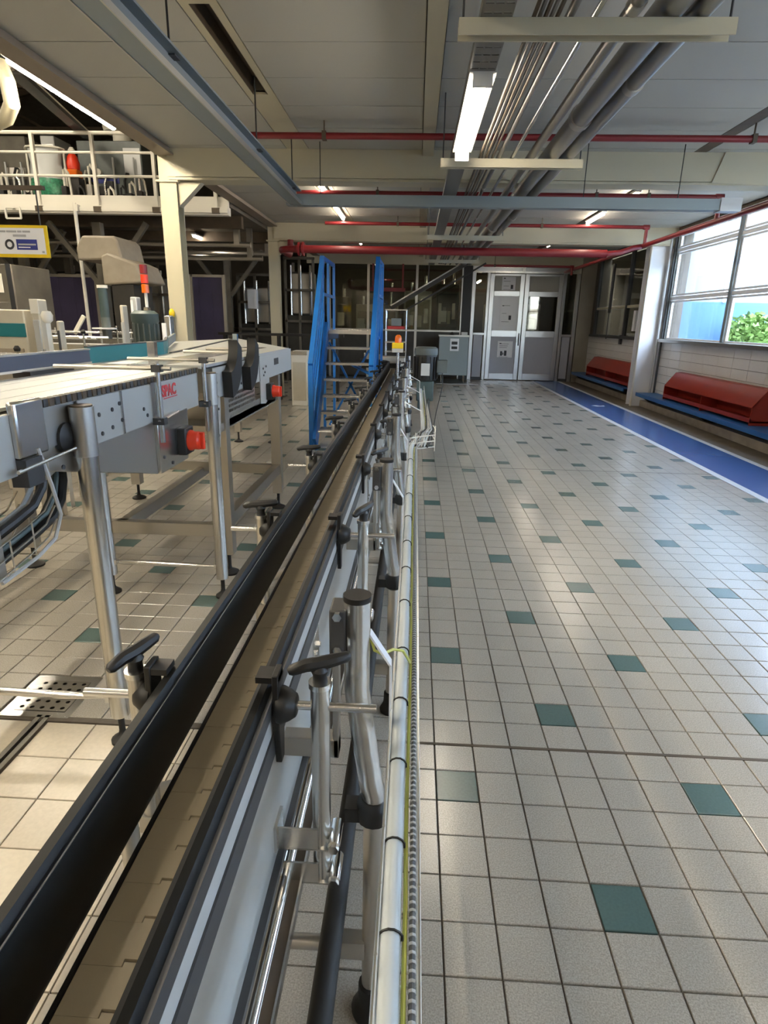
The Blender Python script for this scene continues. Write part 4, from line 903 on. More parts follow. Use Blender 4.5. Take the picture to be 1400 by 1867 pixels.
# ================================================================== RIGHT WALL: benches and red racks
def bench(y0, y1, lab):
    b_ = thing('wall_bench', lab, 'bench', (4.8, (y0 + y1) / 2, 0), 'blue wall benches')
    MB().box(4.6, 4.99, y0, y1, .288, .305).build('seat_board', 'bench_blue', b_, bevel=.003)
    MB().box(4.575, 4.60, y0, y1, .235, .308).build('front_rail', 'bench_blue', b_, bevel=.004)
    n = max(2, int((y1 - y0) / 2.2)); 
    for k in range(n):
        yy = y0 + .35 + k * (y1 - y0 - .7) / (n - 1)
        MB().prism([(4.6, .288), (4.6, .24), (4.72, .16), (4.99, .10), (4.99, .288)], 'y', yy - .02, yy + .02).build('bracket', 'black_plastic', b_)
bench(13.75, 18.4, 'blue wall bench between the pale pillar and the double door'); bench(-2.8, 12.95, 'long blue wall bench below the big windows')
def rack(y0, y1, lab, n=2):
    r_ = thing('red_rack', lab, 'rack', (4.85, (y0 + y1) / 2, .305), 'red racks on the benches')
    L = .018
    MB().box(4.74, 4.985, y0, y1, .345, .365).build('bottom_board', 'red_board', r_)
    MB().prism([(4.70, .345), (4.718, .345), (4.718, .405), (4.70, .405)], 'y', y0, y1).build('front_lip', 'red_board', r_)
    MB().prism([(4.72, .345), (4.72, .36), (4.745, .365), (4.745, .345)], 'y', y0, y1).build('lip_joint', 'red_board', r_)
    MB().prism([(4.70, .545), (4.70, .565), (4.875, .80), (4.985, .81), (4.985, .795), (4.88, .785), (4.718, .555), (4.718, .545)], 'y', y0, y1).build('hood', 'red_board', r_, bevel=.003)
    MB().box(4.97, 4.985, y0, y1, .365, .8).build('back_board', 'red_board', r_)
    for k in range(n + 1):
        yy = y0 + (y1 - y0 - L) * k / n
        MB().prism([(4.70, .305), (4.985, .305), (4.985, .80), (4.88, .79), (4.70, .555)], 'y', yy, yy + L).build('end_board' if k in (0, n) else 'divider', 'red_board', r_)
    return r_
rack(8.72, 11.85, 'open red wooden rack on the bench below the big windows')
rack(13.85, 17.3, 'open red wooden rack on the bench between pillar and double door')
rack(2.6, 5.6, 'open red wooden rack at the near end of the long bench')
# thermometer board / small fittings on the side window wall
tag(MB().box(4.955, 5.0, 14.72, 14.86, 1.5, 1.95).build('notice_strip', 'white_sheet'), 'narrow pale notice strip fixed to the side window mullion', 'notice')
tag(MB().box(4.95, 5.02, 15.55, 15.68, 1.18, 1.4).build('wall_switch', 'grey_dark', bevel=.005), 'small dark wall switch just below the side window', 'switch')
tag(MB().cyl((4.62, 15.6, 1.9), (4.62, 15.6, 3.0), .035, 10).cyl((4.62, 15.6, 1.3), (4.62, 15.6, 1.95), .012, 8).bar((4.62, 15.6, 1.35), (5.0, 15.6, 1.35), .02, .02).build('dark_hanging_pipe', 'grey_dark'), 'dark vertical pipe standing before the side window', 'pipe')
# ================================================================== BACK PARTITION AND DOUBLE DOOR
YB = 18.6
bp_ = thing('wall_partition', None, None, (0, YB, 0), kind='structure')
MB().box(-3.2, 5.05, YB, YB + .12, 3.16, 3.5).build('lintel', 'beam_cream', bp_)
xs = [-3.6, -2.55, -1.42, -.02, 1.3]
for x in xs: MB().box(x - .035, x + .035, YB, YB + .07, 0, 3.16).build('post', 'steel_dull', bp_)
for a, b in zip(xs[:-1], xs[1:]):
    MB().box(a + .035, b - .035, YB, YB + .06, 1.34, 1.39).build('rail', 'steel_dull', bp_); MB().box(a + .035, b - .035, YB + .02, YB + .03, 1.39, 3.16).build('pane', 'partition_glass', bp_)
    MB().box(a + .035, b - .035, YB + .015, YB + .035, .05, 1.34).build('panel', 'dark_machine', bp_)
MB().box(1.3, 1.55, YB - .02, YB + .1, 0, 3.16).build('black_post', 'black_plastic', bp_)
MB().box(4.62, 5.02, YB - .05, YB + .12, 0, 3.4).build('end_pier', 'hall_wall', bp_)
d1 = thing('door_1', None, None, (3.0, YB, 0), kind='structure')
ALU = 'alu'
MB().box(1.56, 4.6, YB - .03, YB + .09, 2.98, 3.15).build('header', 'steel', d1)
MB().box(1.7, 2.95, YB - .035, YB - .03, 3.03, 3.12).box(3.05, 4.4, YB - .035, YB - .03, 3.03, 3.12).build('header_panel', 'alu', d1)
for x0, x1 in ((1.56, 1.66), (1.98, 2.06), (4.14, 4.22), (4.5, 4.6)): MB().box(x0, x1, YB - .04, YB + .08, 0, 2.98).build('jamb', ALU, d1, bevel=.006)
for x0, x1, ml in ((1.66, 1.98, 'door_panel'), (4.22, 4.5, 'door_panel')):
    MB().box(x0, x1, YB - .02, YB + .05, 1.28, 1.34).build('side_rail', ALU, d1)
    MB().box(x0 + .03, x1 - .03, YB + .0, YB + .02, .08, 1.27).build('side_panel', ml, d1); MB().box(x0, x1, YB + .01, YB + .02, 1.34, 2.98).build('side_pane', 'partition_glass', d1)
    MB().box(x0, x1, YB - .01, YB + .05, 0, .08).build('side_rail', 'grey_dark', d1)
def leaf(x0, x1, pane):
    lf = MB(); y0, y1 = YB - .03, YB + .03
    lf.box(x0, x0 + .12, y0, y1, .02, 2.96).box(x1 - .12, x1, y0, y1, .02, 2.96)
    for a, b in ((.02, .2), (1.24, 1.42), (2.36, 2.5), (2.9, 2.96)): lf.box(x0 + .12, x1 - .12, y0, y1, a, b)
    l_ = lf.build('leaf_frame', ALU, d1, bevel=.006)
    MB().box(x0 + .12, x1 - .12, YB - .012, YB + .012, .2, 1.24).build('lower_panel', 'door_panel', l_)
    MB().box(x0 + .12, x1 - .12, YB - .01, YB + .01, 1.42, 2.36).build('pane', pane, l_)
    MB().box(x0 + .12, x1 - .12, YB - .01, YB + .01, 2.5, 2.9).build('upper_panel', 'ceiling_panel', l_)
    return l_
la = leaf(2.07, 3.04, 'white_sheet'); lb = leaf(3.06, 4.13, 'partition_glass')
MB().cyl((2.99, YB - .07, 1.0), (2.99, YB - .07, 1.35), .012, 8).box(2.985, 2.995, YB - .07, YB - .03, 1.02, 1.04).box(2.985, 2.995, YB - .07, YB - .03, 1.31, 1.33).build('handle', 'black_plastic', la)
def notice(x0, x1, z0, z1, lab, pic, lines):
    n_ = thing('door_notice', lab, 'notice', ((x0 + x1) / 2, YB - .04, z0)); MB().box(x0, x1, YB - .037, YB - .0305, z0, z1).build('sheet', 'paper', n_)
    w = x1 - x0; h = z1 - z0
    for f, l_, hh in lines: MB().box(x0 + w * .12, x0 + w * (.12 + l_), YB - .039, YB - .036, z0 + h * f, z0 + h * (f + hh)).build('text_line', 'text_dark', n_)
    for (a, b, c, d) in pic: MB().box(x0 + w * a, x0 + w * b, YB - .039, YB - .036, z0 + h * c, z0 + h * d).build('picture', 'text_dark', n_)
notice(2.4, 2.84, .66, 1.12, 'white notice with a picture of two figures on the door lower panel', [(.2, .34, .1, .38), (.36, .42, .16, .3), (.46, .62, .1, .42)], [(.82, .12, .06), (.82, .6, .02), (.7, .55, .02), (.6, .5, .02), (.02, .6, .015)])
notice(2.4, 2.84, 1.55, 2.3, 'tall white notice taped to the middle of the door leaf', [(.58, .74, .22, .38)], [(.72, .12, .03), (.735, .5, .012), (.45, .3, .01), (.14, .5, .012)])
notice(2.4, 2.78, 2.52, 2.88, 'grey notice on the upper panel of the door leaf', [(.66, .84, .1, .4)], [(.84, .12, .08), (.66, .5, .02), (.3, .4, .02), (.04, .6, .02)])
# stainless cabinet before the partition
cbn = thing('steel_cabinet', 'grey stainless cabinet on thin legs with a white notice', 'cabinet', (1.06, 17.6, 0))
MB().box(.65, 1.46, 17.42, 17.85, .2, 1.24).build('body', 'zinc', cbn, bevel=.008); MB().box(.63, 1.48, 17.4, 17.87, 1.24, 1.28).build('top', 'steel_dull', cbn)
for x in (.74, 1.38):
    for y_ in (17.47, 17.8): MB().cyl((x, y_, 0), (x, y_, .2), .015, 8).build('leg', 'steel', cbn)
s_ = MB().box(.95, 1.19, 17.412, 17.42, .86, 1.19).build('notice', 'white_sheet', cbn); MB().box(.99, 1.15, 17.409, 17.412, 1.03, 1.11).box(.99, 1.15, 17.409, 17.412, .91, .98).build('print', 'text_dark', s_)
MB().lathe((1.0, 17.6, 1.28), [(.06, 0), (.05, .05), (.02, .08)], 12).build('knob', 'black_plastic', cbn)
MB().box(1.25, 1.42, 17.5, 17.8, 1.28, 1.36).build('switch_box', 'grey_light', cbn)
# steel trolley behind the conveyor end
tl = thing('shelf_trolley', 'tall steel shelf trolley below the inclined duct', 'trolley', (-.46, 15.2, 0))
for x in (-.72, -.24):
    for y_ in (15.0, 15.4): MB().cyl((x, y_, .08), (x, y_, 1.87), .016, 8).build('post', 'steel_bright', tl); MB().lathe((x, y_, 0), [(.03, 0), (.04, .03), (.03, .08), (.012, .1)], 10).build('castor', 'black_rubber', tl)
for z in (.3, .9, 1.12, 1.4, 1.85): MB().box(-.74, -.22, 14.98, 15.42, z, z + .03).build('shelf', 'steel', tl)
tag(MB().box(-.68, -.28, 15.04, 15.36, 1.43, 1.5).build('red_crate', 'text_red', bevel=.01), 'small red and white crate on the trolley shelf', 'crate')
tag(MB().box(-.6, -.36, 15.1, 15.35, 1.50, 1.68).build('grey_carton', 'zinc', bevel=.01), 'grey carton standing on the red crate in the trolley', 'carton')
# machines behind the glass
def gmachine(x0, x1, y0, z1, mt_, lab, extras):
    g = thing('filling_machine', lab, 'machine', ((x0 + x1) / 2, y0, 0)); MB().box(x0, x1, y0, y0 + .9, 0, z1).build('body', mt_, g, bevel=.02)
    MB().box(x0 + .06, x1 - .06, y0 - .02, y0, z1 * .55, z1 * .9).build('door_window', 'partition_glass', g); MB().box(x0 + .05, x1 - .05, y0 - .015, y0, .1, z1 * .5).build('door', 'steel_dull', g)
    for k in range(extras):
        x = x0 + (k + .5) * (x1 - x0) / extras; MB().cyl((x, y0 + .3, z1), (x, y0 + .3, z1 + .25 + .2 * (k % 3)), .05, 10).build('column', 'steel', g)
    for k in range(4): MB().box(x0 + .05 + k * (x1 - x0 - .1) / 4, x0 + .03 + (k + .8) * (x1 - x0 - .1) / 4, y0 - .03, y0 - .012, z1 * (.58 + .05 * (k % 2)), z1 * (.8 - .04 * (k % 3))).build('front_plate', ['white_paint', 'grey_hood', 'beige_machine', 'steel'][k], g)
    MB().box(x0 + .1, x0 + .3, y0 - .06, y0 - .02, z1 * .6, z1 * .72).build('control_panel', 'white_paint', g)
gmachine(-3.4, -2.1, 19.6, 2.3, 'mid_machine', 'brown filling machine behind glass, farthest from the door', 4)
gmachine(-1.9, -.6, 19.9, 2.1, 'beige_machine', 'beige filling machine behind glass beyond the blue stairs', 3)
gmachine(-.4, .45, 19.5, 2.5, 'steel_dull', 'tall steel filling machine behind glass beyond the trolley', 2)
gmachine(.6, 1.25, 19.4, 2.7, 'mid_machine', 'narrow tall machine behind glass beyond the stainless cabinet', 2)
gmachine(2.2, 3.9, 20.4, 2.2, 'beige_machine', 'beige machine standing in the room behind the double door', 3)
tag(MB().box(-1.35, -.35, 18.35, 18.5, 2.42, 2.52).box(-1.3, -1.25, 18.38, 18.47, 2.52, 3.16).box(-.45, -.4, 18.38, 18.47, 2.52, 3.16).build('red_beam', 'red_pipe'), 'short red beam hanging before the glass partition', 'beam')
# ================================================================== MEZZANINE AND MACHINE HALL (left)
YM = 10.5
mz = thing('mezzanine', 'cream steel mezzanine deck with a white railing over the machine hall', 'mezzanine', (-7, 13, 0))
MB().box(-13.5, -3.04, YM, 17.5, 3.30, 3.40).build('deck', 'mid_machine', mz)
MB().box(-13.5, -3.04, YM - .015, YM, 3.28, 3.43).build('toe_board', 'white_paint', mz)
MB().box(-13.5, -3.04, YM - .05, YM + .1, 3.16, 3.28).build('edge_beam', 'white_paint', mz)
MB().box(-13.5, -3.04, YM - .08, YM - .05, 3.19, 3.25).build('edge_rail', 'white_paint', mz)
for z, r in ((4.30, .028), (4.03, .02), (3.70, .02)):
    MB().cyl((-13.5, YM - .03, z), (-3.1, YM - .03, z), r, 8).build('guard_rail', 'white_paint', mz)
for k in range(10):
    x = -3.23 - .955 * k
    p_ = MB().box(x - .025, x + .025, YM - .06, YM, 3.2, 4.3).build('rail_post', 'white_paint', mz); MB().box(x - .06, x + .06, YM - .09, YM - .05, 3.18, 3.26).build('post_foot', 'brown_steel', p_)
MB().box(-3.07, -3.03, YM - .06, YM, 3.2, 4.3).build('rail_post', 'white_paint', mz)
for y_ in (11.5, 13.5, 15.5): MB().box(-13.5, -3.1, y_ - .06, y_ + .06, 3.1, 3.3).build('joist', 'brown_steel', mz)
def ystrut(px, Y, lab):
    p = at(px, 520, Y); x = p.x
    c_ = thing('deck_post', lab, 'post', (x, Y, 0), 'posts under the mezzanine')
    MB().box(x - .07, x + .07, Y - .07, Y + .07, 0, 3.1).build('post', 'mid_machine', c_)
    for s_ in (-1, 1): MB().bar((x + s_ * .05, Y, 2.1), (x + s_ * .85, Y, 3.1), .08, .08, up=(0, 1, 0)).build('diagonal', 'mid_machine', c_)
    MB().box(x - .12, x + .12, Y - .12, Y + .12, 0, .02).build('base_plate', 'brown_steel', c_)
ystrut(190, 11.0, 'brown steel deck post with diagonal struts beside the grey machine hood')
ystrut(130, 14.0, 'brown steel deck post with struts before the purple strip curtain')
ystrut(416, 15.0, 'brown steel deck post with struts seen between the two cream columns')
ystrut(50, 12.0, 'brown steel deck post with struts behind the yellow sign')
# tall thin white pole
p = at(151, 500, 10.38); tag(MB().cyl((p.x, 10.38, 0), (p.x, 10.38, 3.3), .028, 10).box(p.x - .05, p.x + .05, 10.36, 10.45, 3.18, 3.28).build('white_pole', 'white_paint'), 'tall thin white pole standing before the mezzanine edge', 'pole')
# yellow framed sign
Ys = 5.3; c0 = at(-25, 408, Ys); c1_ = at(83, 411, Ys); c2 = at(88, 470, Ys); zt_, zb = c1_.z, c2.z; xr = c1_.x; xl = xr - .62
sg = thing('hanging_sign', 'white hanging sign with a yellow frame and a blue printed box', 'sign', ((xl + xr) / 2, Ys, zb))
MB().box(xl, xr, Ys, Ys + .02, zb, zt_).build('frame', 'yellow', sg)
MB().box(xl + .02, xr - .022, Ys - .003, Ys + .001, zb + .025, zt_ - .022).build('sheet', 'paper', sg)
W_ = xr - xl; H_ = zt_ - zb
MB().box(xr - .265, xr - .09, Ys - .006, Ys - .003, zb + .058, zb + .138).build('blue_box', 'blue_print', sg)
MB().box(xr - .25, xr - .1, Ys - .008, Ys - .006, zb + .093, zb + .105).build('print_line', 'grey_light', sg); MB().box(xr - .25, xr - .15, Ys - .008, Ys - .006, zb + .073, zb + .081).build('print_line', 'paper', sg)
r_ = MB(); n = 20
ro, ri = .04, .022; cxx, czz = xr - .325, zb + .098
vs = [(cxx + r * math.cos(2 * PI * i / n), Ys - .005, czz + r * math.sin(2 * PI * i / n)) for r in (ro, ri) for i in range(n)]
r_.add(vs, [(i, (i + 1) % n, (i + 1) % n + n, i + n) for i in range(n)]).build('ring_mark', 'text_dark', sg)
x = xr - .46
for w in (.115, .085, .035, .065): MB().box(x, x + w, Ys - .006, Ys - .003, zb + .19, zb + .204).build('print_line', 'text_grey', sg); x += w + .008
MB().box(xr - .285, xr - .175, Ys - .006, Ys - .003, zb + .158, zb + .174).build('print_line', 'text_grey', sg)
MB().box(xr - .055, xr - .035, Ys - .006, Ys - .003, zb + .036, zb + .05).build('print_line', 'text_grey', sg)
# the sign hangs from a cross bar between two floor standards
for x in (xl + .05, xr - .05): MB().cyl((x, Ys + .01, zt_), (x, Ys + .01, 2.56), .006, 6).build('wire', 'grey_dark', sg)
MB().box(xl - .3, xr + .02, Ys - .01, Ys + .03, 2.56, 2.59).build('cross_bar', 'brown_steel', sg); MB().box(xl - .3, xl - .26, Ys - .01, Ys + .03, 0, 2.56).build('stand', 'brown_steel', sg)
q = at(24, 388, 10.36); fr_ = MB()
for a, b in (((-.12, -.08), (.12, -.08)), ((.12, -.08), (.12, .08)), ((.12, .08), (-.12, .08)), ((-.12, .08), (-.12, -.08))): fr_.bar((q.x + a[0], q.y, q.z + a[1]), (q.x + b[0], q.y, q.z + b[1]), .025, .025, up=(0, 1, 0))
fr_.bar((q.x, q.y, q.z + .07), (q.x, YM, q.z + .07), .03, .03)
tag(fr_.build('square_hanger', 'white_paint'), 'small empty white square hanger at the deck edge above the yellow sign', 'hanger')
# ---------------- lines of conveyors behind the table conveyor
def line_conveyor(Y, x0, x1, z, lab, post=.5):
    c_ = thing('line_conveyor', lab, 'conveyor', ((x0 + x1) / 2, Y, 0))
    MB().box(x0, x1, Y - .12, Y + .12, z - .02, z).build('belt', 'steel_plate', c_)
    for s_ in (-1, 1):
        MB().box(x0, x1, Y + s_ * .13 - .004, Y + s_ * .13 + .004, z - .16, z + .0).build('side_plate', 'steel', c_)
        MB().cyl((x0, Y + s_ * .12, z + .06), (x1, Y + s_ * .12, z + .06), .012, 8).build('guide_rod', 'steel_bright', c_)
    n = int((x1 - x0) / .9)
    for k in range(n + 1):
        x = x0 + .1 + k * (x1 - x0 - .2) / max(1, n)
        for s_ in (-1, 1):
            MB().box(x - .025, x + .025, Y + s_ * .1 - .025, Y + s_ * .1 + .025, 0, z - .02).build('leg', 'steel_dull', c_); MB().cyl((x, Y + s_ * .17, z - .1), (x, Y + s_ * .17, z + .1), .01, 6).build('rod_post', 'steel', c_)
        MB().lathe((x, Y - .17, z + .1), [(.02, 0), (.025, .02), (.012, .04)], 8).build('knob', 'black_plastic', c_)
line_conveyor(6.1, -6.4, -3.1, 1.33, 'steel line conveyor crossing behind the table conveyor toward the column')
line_conveyor(7.0, -7.0, -3.2, 1.36, 'steel line conveyor crossing just before the tall white pole')
line_conveyor(4.6, -5.2, -2.8, 1.24, 'steel line conveyor nearest the navy guide rail')
# machines on the lines
def at2(x0, y0, x1, y1, Y):
    a, b = at(x0, y0, Y), at(x1, y1, Y); return min(a.x, b.x), max(a.x, b.x), min(a.z, b.z), max(a.z, b.z)
def boxm(name, mt_, px, Y, d, lab, cat, down=None, parts=()):
    x0, x1, z0, z1 = at2(*px, Y)
    if down is not None: z0 = down
    t = thing(name, lab, cat, ((x0 + x1) / 2, Y, z0)); MB().box(x0, x1, Y, Y + d, z0, z1).build('housing', mt_, t, bevel=.012)
    for f in parts: f(t, x0, x1, z0, z1, Y, d)
    return t
def panel(u0, u1, v0, v1, mt_, nm='panel'):
    def f(t, x0, x1, z0, z1, Y, d): MB().box(x0 + (x1 - x0) * u0, x0 + (x1 - x0) * u1, Y - .012, Y, z0 + (z1 - z0) * v0, z0 + (z1 - z0) * v1).build(nm, mt_, t, bevel=.003)
    return f
boxm('guard_cabinet', 'beige_machine', (-40, 563, 48, 606), 5.4, .4, 'low beige machine cabinet with a teal base strip', 'machine', 0, (panel(0, 1, .86, .93, 'teal', 'teal_strip'), panel(.1, .9, .3, .8, 'grey_hood')))
boxm('control_box', 'beige_machine', (54, 545, 77, 612), 5.4, .14, 'tall beige control box between the beige cabinet and dark curtain', 'control box', 0, (panel(-.06, 1.1, .93, 1.0, 'white_paint', 'cover'), panel(.1, .9, .7, .9, 'grey_light')))
boxm('white_stanchion', 'white_paint', (83, 589, 92, 650), 4.9, .06, 'white square stanchion with a round lamp head', 'stanchion', 0, (lambda t, x0, x1, z0, z1, Y, d: MB().lathe(((x0 + x1) / 2, Y + .03, z1), [(.02, 0), (.04, .02), (.045, .06), (.03, .09)], 12).build('lamp_head', 'white_paint', t), ))
boxm('grey_stanchion', 'beige_machine', (101, 585, 113, 625), 5.2, .08, 'grey square stanchion beside the white one', 'stanchion', 0, (panel(.2, .8, .8, .95, 'grey_dark'),))
boxm('dark_post', 'black_plastic', (8, 480, 22, 566), 6.6, .08, 'leaning dark machine post behind the beige cabinet', 'post', 0, (panel(-.5, 1.5, .3, .33, 'white_paint'),))
boxm('grey_machine', 'mid_machine', (-60, 480, 34, 575), 7.6, .8, 'dark grey machine with a white box behind the beige cabinet', 'machine', 0, (panel(.5, .75, .85, .95, 'white_paint'), panel(.1, .45, .55, .8, 'black_plastic'), panel(.55, .9, .5, .8, 'steel_dull')))
# big grey robot hood machine
hx0, hx1, hz0, hz1 = at2(190, 478, 258, 522, 9.4)
rh = thing('hooded_machine', 'big grey machine with a rounded two-step hood behind the deck post', 'machine', ((hx0 + hx1) / 2, 9.6, 0))
MB().prism([(hx0, hz0), (hx1 + .1, hz0 + .05), (hx1, hz1 - .03), (hx1 - .12, hz1 + .02), (hx0 + .1, hz1 + .12), (hx0, hz1 + .08)], 'y', 9.3, 10.1).build('hood', 'grey_hood', rh, bevel=.03)
MB().prism([(hx0 - .4, hz1 + .02), (hx1 - .25, hz1 + .04), (hx1 - .3, hz1 + .3), (hx1 - .36, hz1 + .36), (hx0 - .3, hz1 + .36), (hx0 - .4, hz1 + .2)], 'y', 9.4, 10.2).build('upper_hood', 'grey_hood', rh, bevel=.03)
MB().box(hx0 + .1, hx1 - .1, 9.35, 10.0, 1.0, hz0 + .02).build('column', 'dark_machine', rh); MB().box(hx0 - .1, hx1 + .05, 9.25, 10.1, 0, 1.0).build('base', 'mid_machine', rh, bevel=.02)
# signal tower
p = at(268, 560, 7.0); sgt = thing('signal_tower', 'red and orange signal tower on the machine before the dark bay', 'signal lamp', (p.x, 7.0, 1.36))
MB().cyl((p.x, 7.0, 1.36), (p.x, 7.0, 1.85), .018, 8).build('pole', 'white_paint', sgt)
for k, (mt_, z) in enumerate((('orange_lens', 1.85), ('switch_red', 1.95), ('red_pipe', 2.05))): MB().cyl((p.x, 7.0, z), (p.x, 7.0, z + .09), .04, 12).build('lens', mt_, sgt)
MB().prism([(p.x - .08, 1.36), (p.x + .08, 1.36), (p.x + .02, 1.7), (p.x - .02, 1.7)], 'y', 6.96, 7.04).build('bracket', 'steel', sgt)
# green motor and things by the column
x0, x1, z0, z1 = at2(244, 566, 286, 608, 6.1); cxm = (x0 + x1) / 2
mo = thing('line_motor', 'large grey-green ribbed motor standing on the line conveyor', 'motor', (cxm, 6.1, 1.33))
MB().lathe((cxm, 6.1, 1.33), [(.11, 0), (.115, .02), (.115, z1 - 1.45), (.13, z1 - 1.43), (.13, z1 - 1.36), (.09, z1 - 1.33)], 18).build('body', 'motor_green', mo)
for k in range(14):
    t = 2 * PI * k / 14; MB().box(cxm + .118 * math.cos(t) - .006, cxm + .118 * math.cos(t) + .006, 6.1 + .118 * math.sin(t) - .006, 6.1 + .118 * math.sin(t) + .006, 1.34, z1 - .12).build('cooling_fin', 'motor_grey', mo)
boxm('steel_block', 'beige_machine', (217, 556, 228, 608), 6.5, .12, 'upright grey block next to the ribbed motor', 'machine part', 0, (panel(.1, .9, .5, .9, 'grey_light'),))
boxm('valve_box', 'grey_light', (236, 541, 250, 566), 6.9, .12, 'pale valve box behind the ribbed motor', 'valve box', 0, (panel(.1, .45, .8, .98, 'paper'),))
x0, x1, z0, z1 = at2(198, 527, 214, 590, 7.0); cxm = (x0 + x1) / 2
so = thing('spindle_motor', 'slim green spindle motor with a white disc below it', 'motor', (cxm, 7.1, 1.36))
MB().cyl((cxm, 6.8, 1.36), (cxm, 6.8, z1 - .3), .05, 14).build('shaft_housing', 'motor_grey', so); MB().cyl((cxm, 6.8, z1 - .3), (cxm, 6.8, z1), .05, 14).build('body', 'motor_green', so); MB().cyl((cxm, 6.8, z1), (cxm, 6.8, z1 + .03), .056, 14).build('cap', 'white_paint', so)
MB().cyl((cxm - .02, 6.8, 1.46), (cxm - .02, 6.8, 1.475), .13, 18).build('disc', 'white_sheet', so)
boxm('pneumatic_unit', 'steel', (298, 575, 312, 612), 6.9, .12, 'pneumatic unit with white cover beside the nearer column', 'machine part', 0, (panel(-.4, .3, .6, .95, 'paper'), panel(.3, 1.4, .75, .85, 'steel_bright')))
p = at(140, 612, 6.9); tag(MB().bar(at(136, 608, 6.9), at(153, 576, 6.9), .03, .04).build('lever_arm', 'white_paint'), 'white slanted lever arm beside the foot of the white pole', 'lever')
# purple strip curtains
def curtain(px, Y, lab, n):
    x0, x1, z0, z1 = at2(*px, Y); z0 = .1
    c_ = thing('strip_curtain', lab, 'curtain', ((x0 + x1) / 2, Y, 0)); MB().box(x0, x1, Y - .03, Y + .03, z1, z1 + .05).build('top_rail', 'steel_dull', c_)
    w = (x1 - x0) / n
    for k in range(n): MB().box(x0 + k * w - .01, x0 + (k + 1) * w + .01, Y + .008 * (k % 2), Y + .006 + .008 * (k % 2), z0, z1).build('strip', 'purple_curtain', c_)
    for x in (x0, x1): MB().box(x - .03, x + .03, Y - .03, Y + .03, 0, z1 + .05).build('post', 'steel_dull', c_)
curtain((60, 504, 182, 570), 12.2, 'dark purple strip curtain behind the beige control box', 8)
curtain((348, 505, 412, 590), 13.0, 'dark purple strip curtain right behind the nearer cream column', 5)
# dark bay machines
for k, (px, Y, mt_, lab) in enumerate((((430, 500, 500, 612), 16.5, 'dark_machine', 'dark machine with a white box, left of the farther column'), ((516, 470, 575, 625), 16.8, 'dark_machine', 'tall dark machine frame beside the blue stairs'), ((250, 480, 330, 600), 15.5, 'mid_machine', 'brown machine deep in the bay under the mezzanine'), ((60, 470, 200, 560), 16.5, 'dark_machine', 'wide dark machine behind the purple strip curtain'), ((330, 520, 420, 610), 17.4, 'mid_machine', 'low brown machine behind the second purple curtain'))):
    x0, x1, z0, z1 = at2(*px, Y); g = thing('bay_machine', lab, 'machine', ((x0 + x1) / 2, Y, 0), 'machines in the dark bay')
    MB().box(x0, x1, Y + .1, Y + 1.0, 0, z1 * .55).build('base', mt_, g, bevel=.02)
    for x in (x0 + .04, (x0 + x1) / 2, x1 - .04): MB().box(x - .03, x + .03, Y, Y + .06, 0, z1).build('post', 'mid_machine', g)
    for z in (z1, z1 * .75, z1 * .5): MB().box(x0, x1, Y, Y + .06, z - .03, z + .03).build('rail', 'mid_machine', g)
    MB().box(x0 + .1, x1 - .1, Y + .3, Y + .9, z1 * .55, z1 * .9).build('tank', 'steel_dull', g, bevel=.05)
    for q_ in range(3): MB().cyl((x0 + .15 + q_ * (x1 - x0 - .3) / 2, Y + .2, z1 * .55), (x0 + .15 + q_ * (x1 - x0 - .3) / 2, Y + .2, z1 * .95), .03, 8).build('pipe', 'steel', g)
boxm('wall_box', 'white_sheet', (450, 527, 468, 563), 16.2, .2, 'white switch box hung on the dark machine bay', 'switch box', None, (panel(.75, 1, 0, 1, 'paper'),))
boxm('white_bench_unit', 'white_paint', (530, 640, 560, 672), 11.8, .5, 'white low unit behind the side of the blue stairs', 'cabinet', 0, (panel(0, 1, .93, 1., 'steel'), panel(.1, .9, .1, .8, 'beige_machine')))
tag(MB().box(-4.0, -1.45, 12.6, 12.75, 1.28, 1.33).box(-3.9, -3.85, 12.6, 12.75, 0, 1.28).box(-1.6, -1.55, 12.6, 12.75, 0, 1.28).box(-2.8, -2.75, 12.6, 12.75, 0, 1.28).build('dark_barrier', 'black_plastic'), 'low dark barrier rail crossing behind the table conveyor', 'barrier')
# round pipes under the deck
for k, (z, y_) in enumerate(((2.9, 12.0), (2.75, 12.9), (2.98, 14.4))): tag(MB().cyl((-12, y_, z), (-3.1, y_, z), .05, 10).box(-11.9, -11.8, y_ - .05, y_ + .05, z, 3.3).box(-3.4, -3.3, y_ - .05, y_ + .05, z, 3.3).build('deck_pipe', 'steel_dull'), ['grey pipe under the deck, first behind the deck edge', 'grey pipe under the deck, lowest of the three', 'grey pipe under the deck, deepest in the bay'][k], 'pipe')
# ---------------- on the mezzanine
DZ = 3.40
def up(px, Y, mt_, lab, name, cat, d=.7, parts=(), base=DZ):
    return boxm(name, mt_, px, Y, d, lab, cat, base, parts)
dmA = up((138, 256, 262, 330), 11.8, 'motor_grey', 'wide steel deck machine with white print behind the railing', 'deck_machine', 'machine', 1.0, (panel(.18, .62, .40, .48, 'blue_print', 'print'), panel(.2, .6, .46, .49, 'paper', 'print_strip'), panel(0, 1, .0, .25, 'black_plastic'), panel(.72, .98, .5, .9, 'grey_light'), panel(.05, .55, .22, .36, 'dark_machine')))
dmB = up((-60, 247, 55, 330), 12.2, 'mid_machine', 'grey deck machine at the end of the railing beside the plastic bag', 'deck_machine', 'machine', 1.0, (panel(.5, 1, .0, .45, 'dark_machine'), panel(.6, .95, .5, .6, 'steel_dull'), panel(.3, .6, .2, .3, 'paper')))
up((72, 247, 104, 300), 12.6, 'grey_light', 'pale upright cabinet behind the hanging plastic bag', 'deck_cabinet', 'cabinet', .6, (panel(.1, .9, .1, .9, 'steel_plate'),))
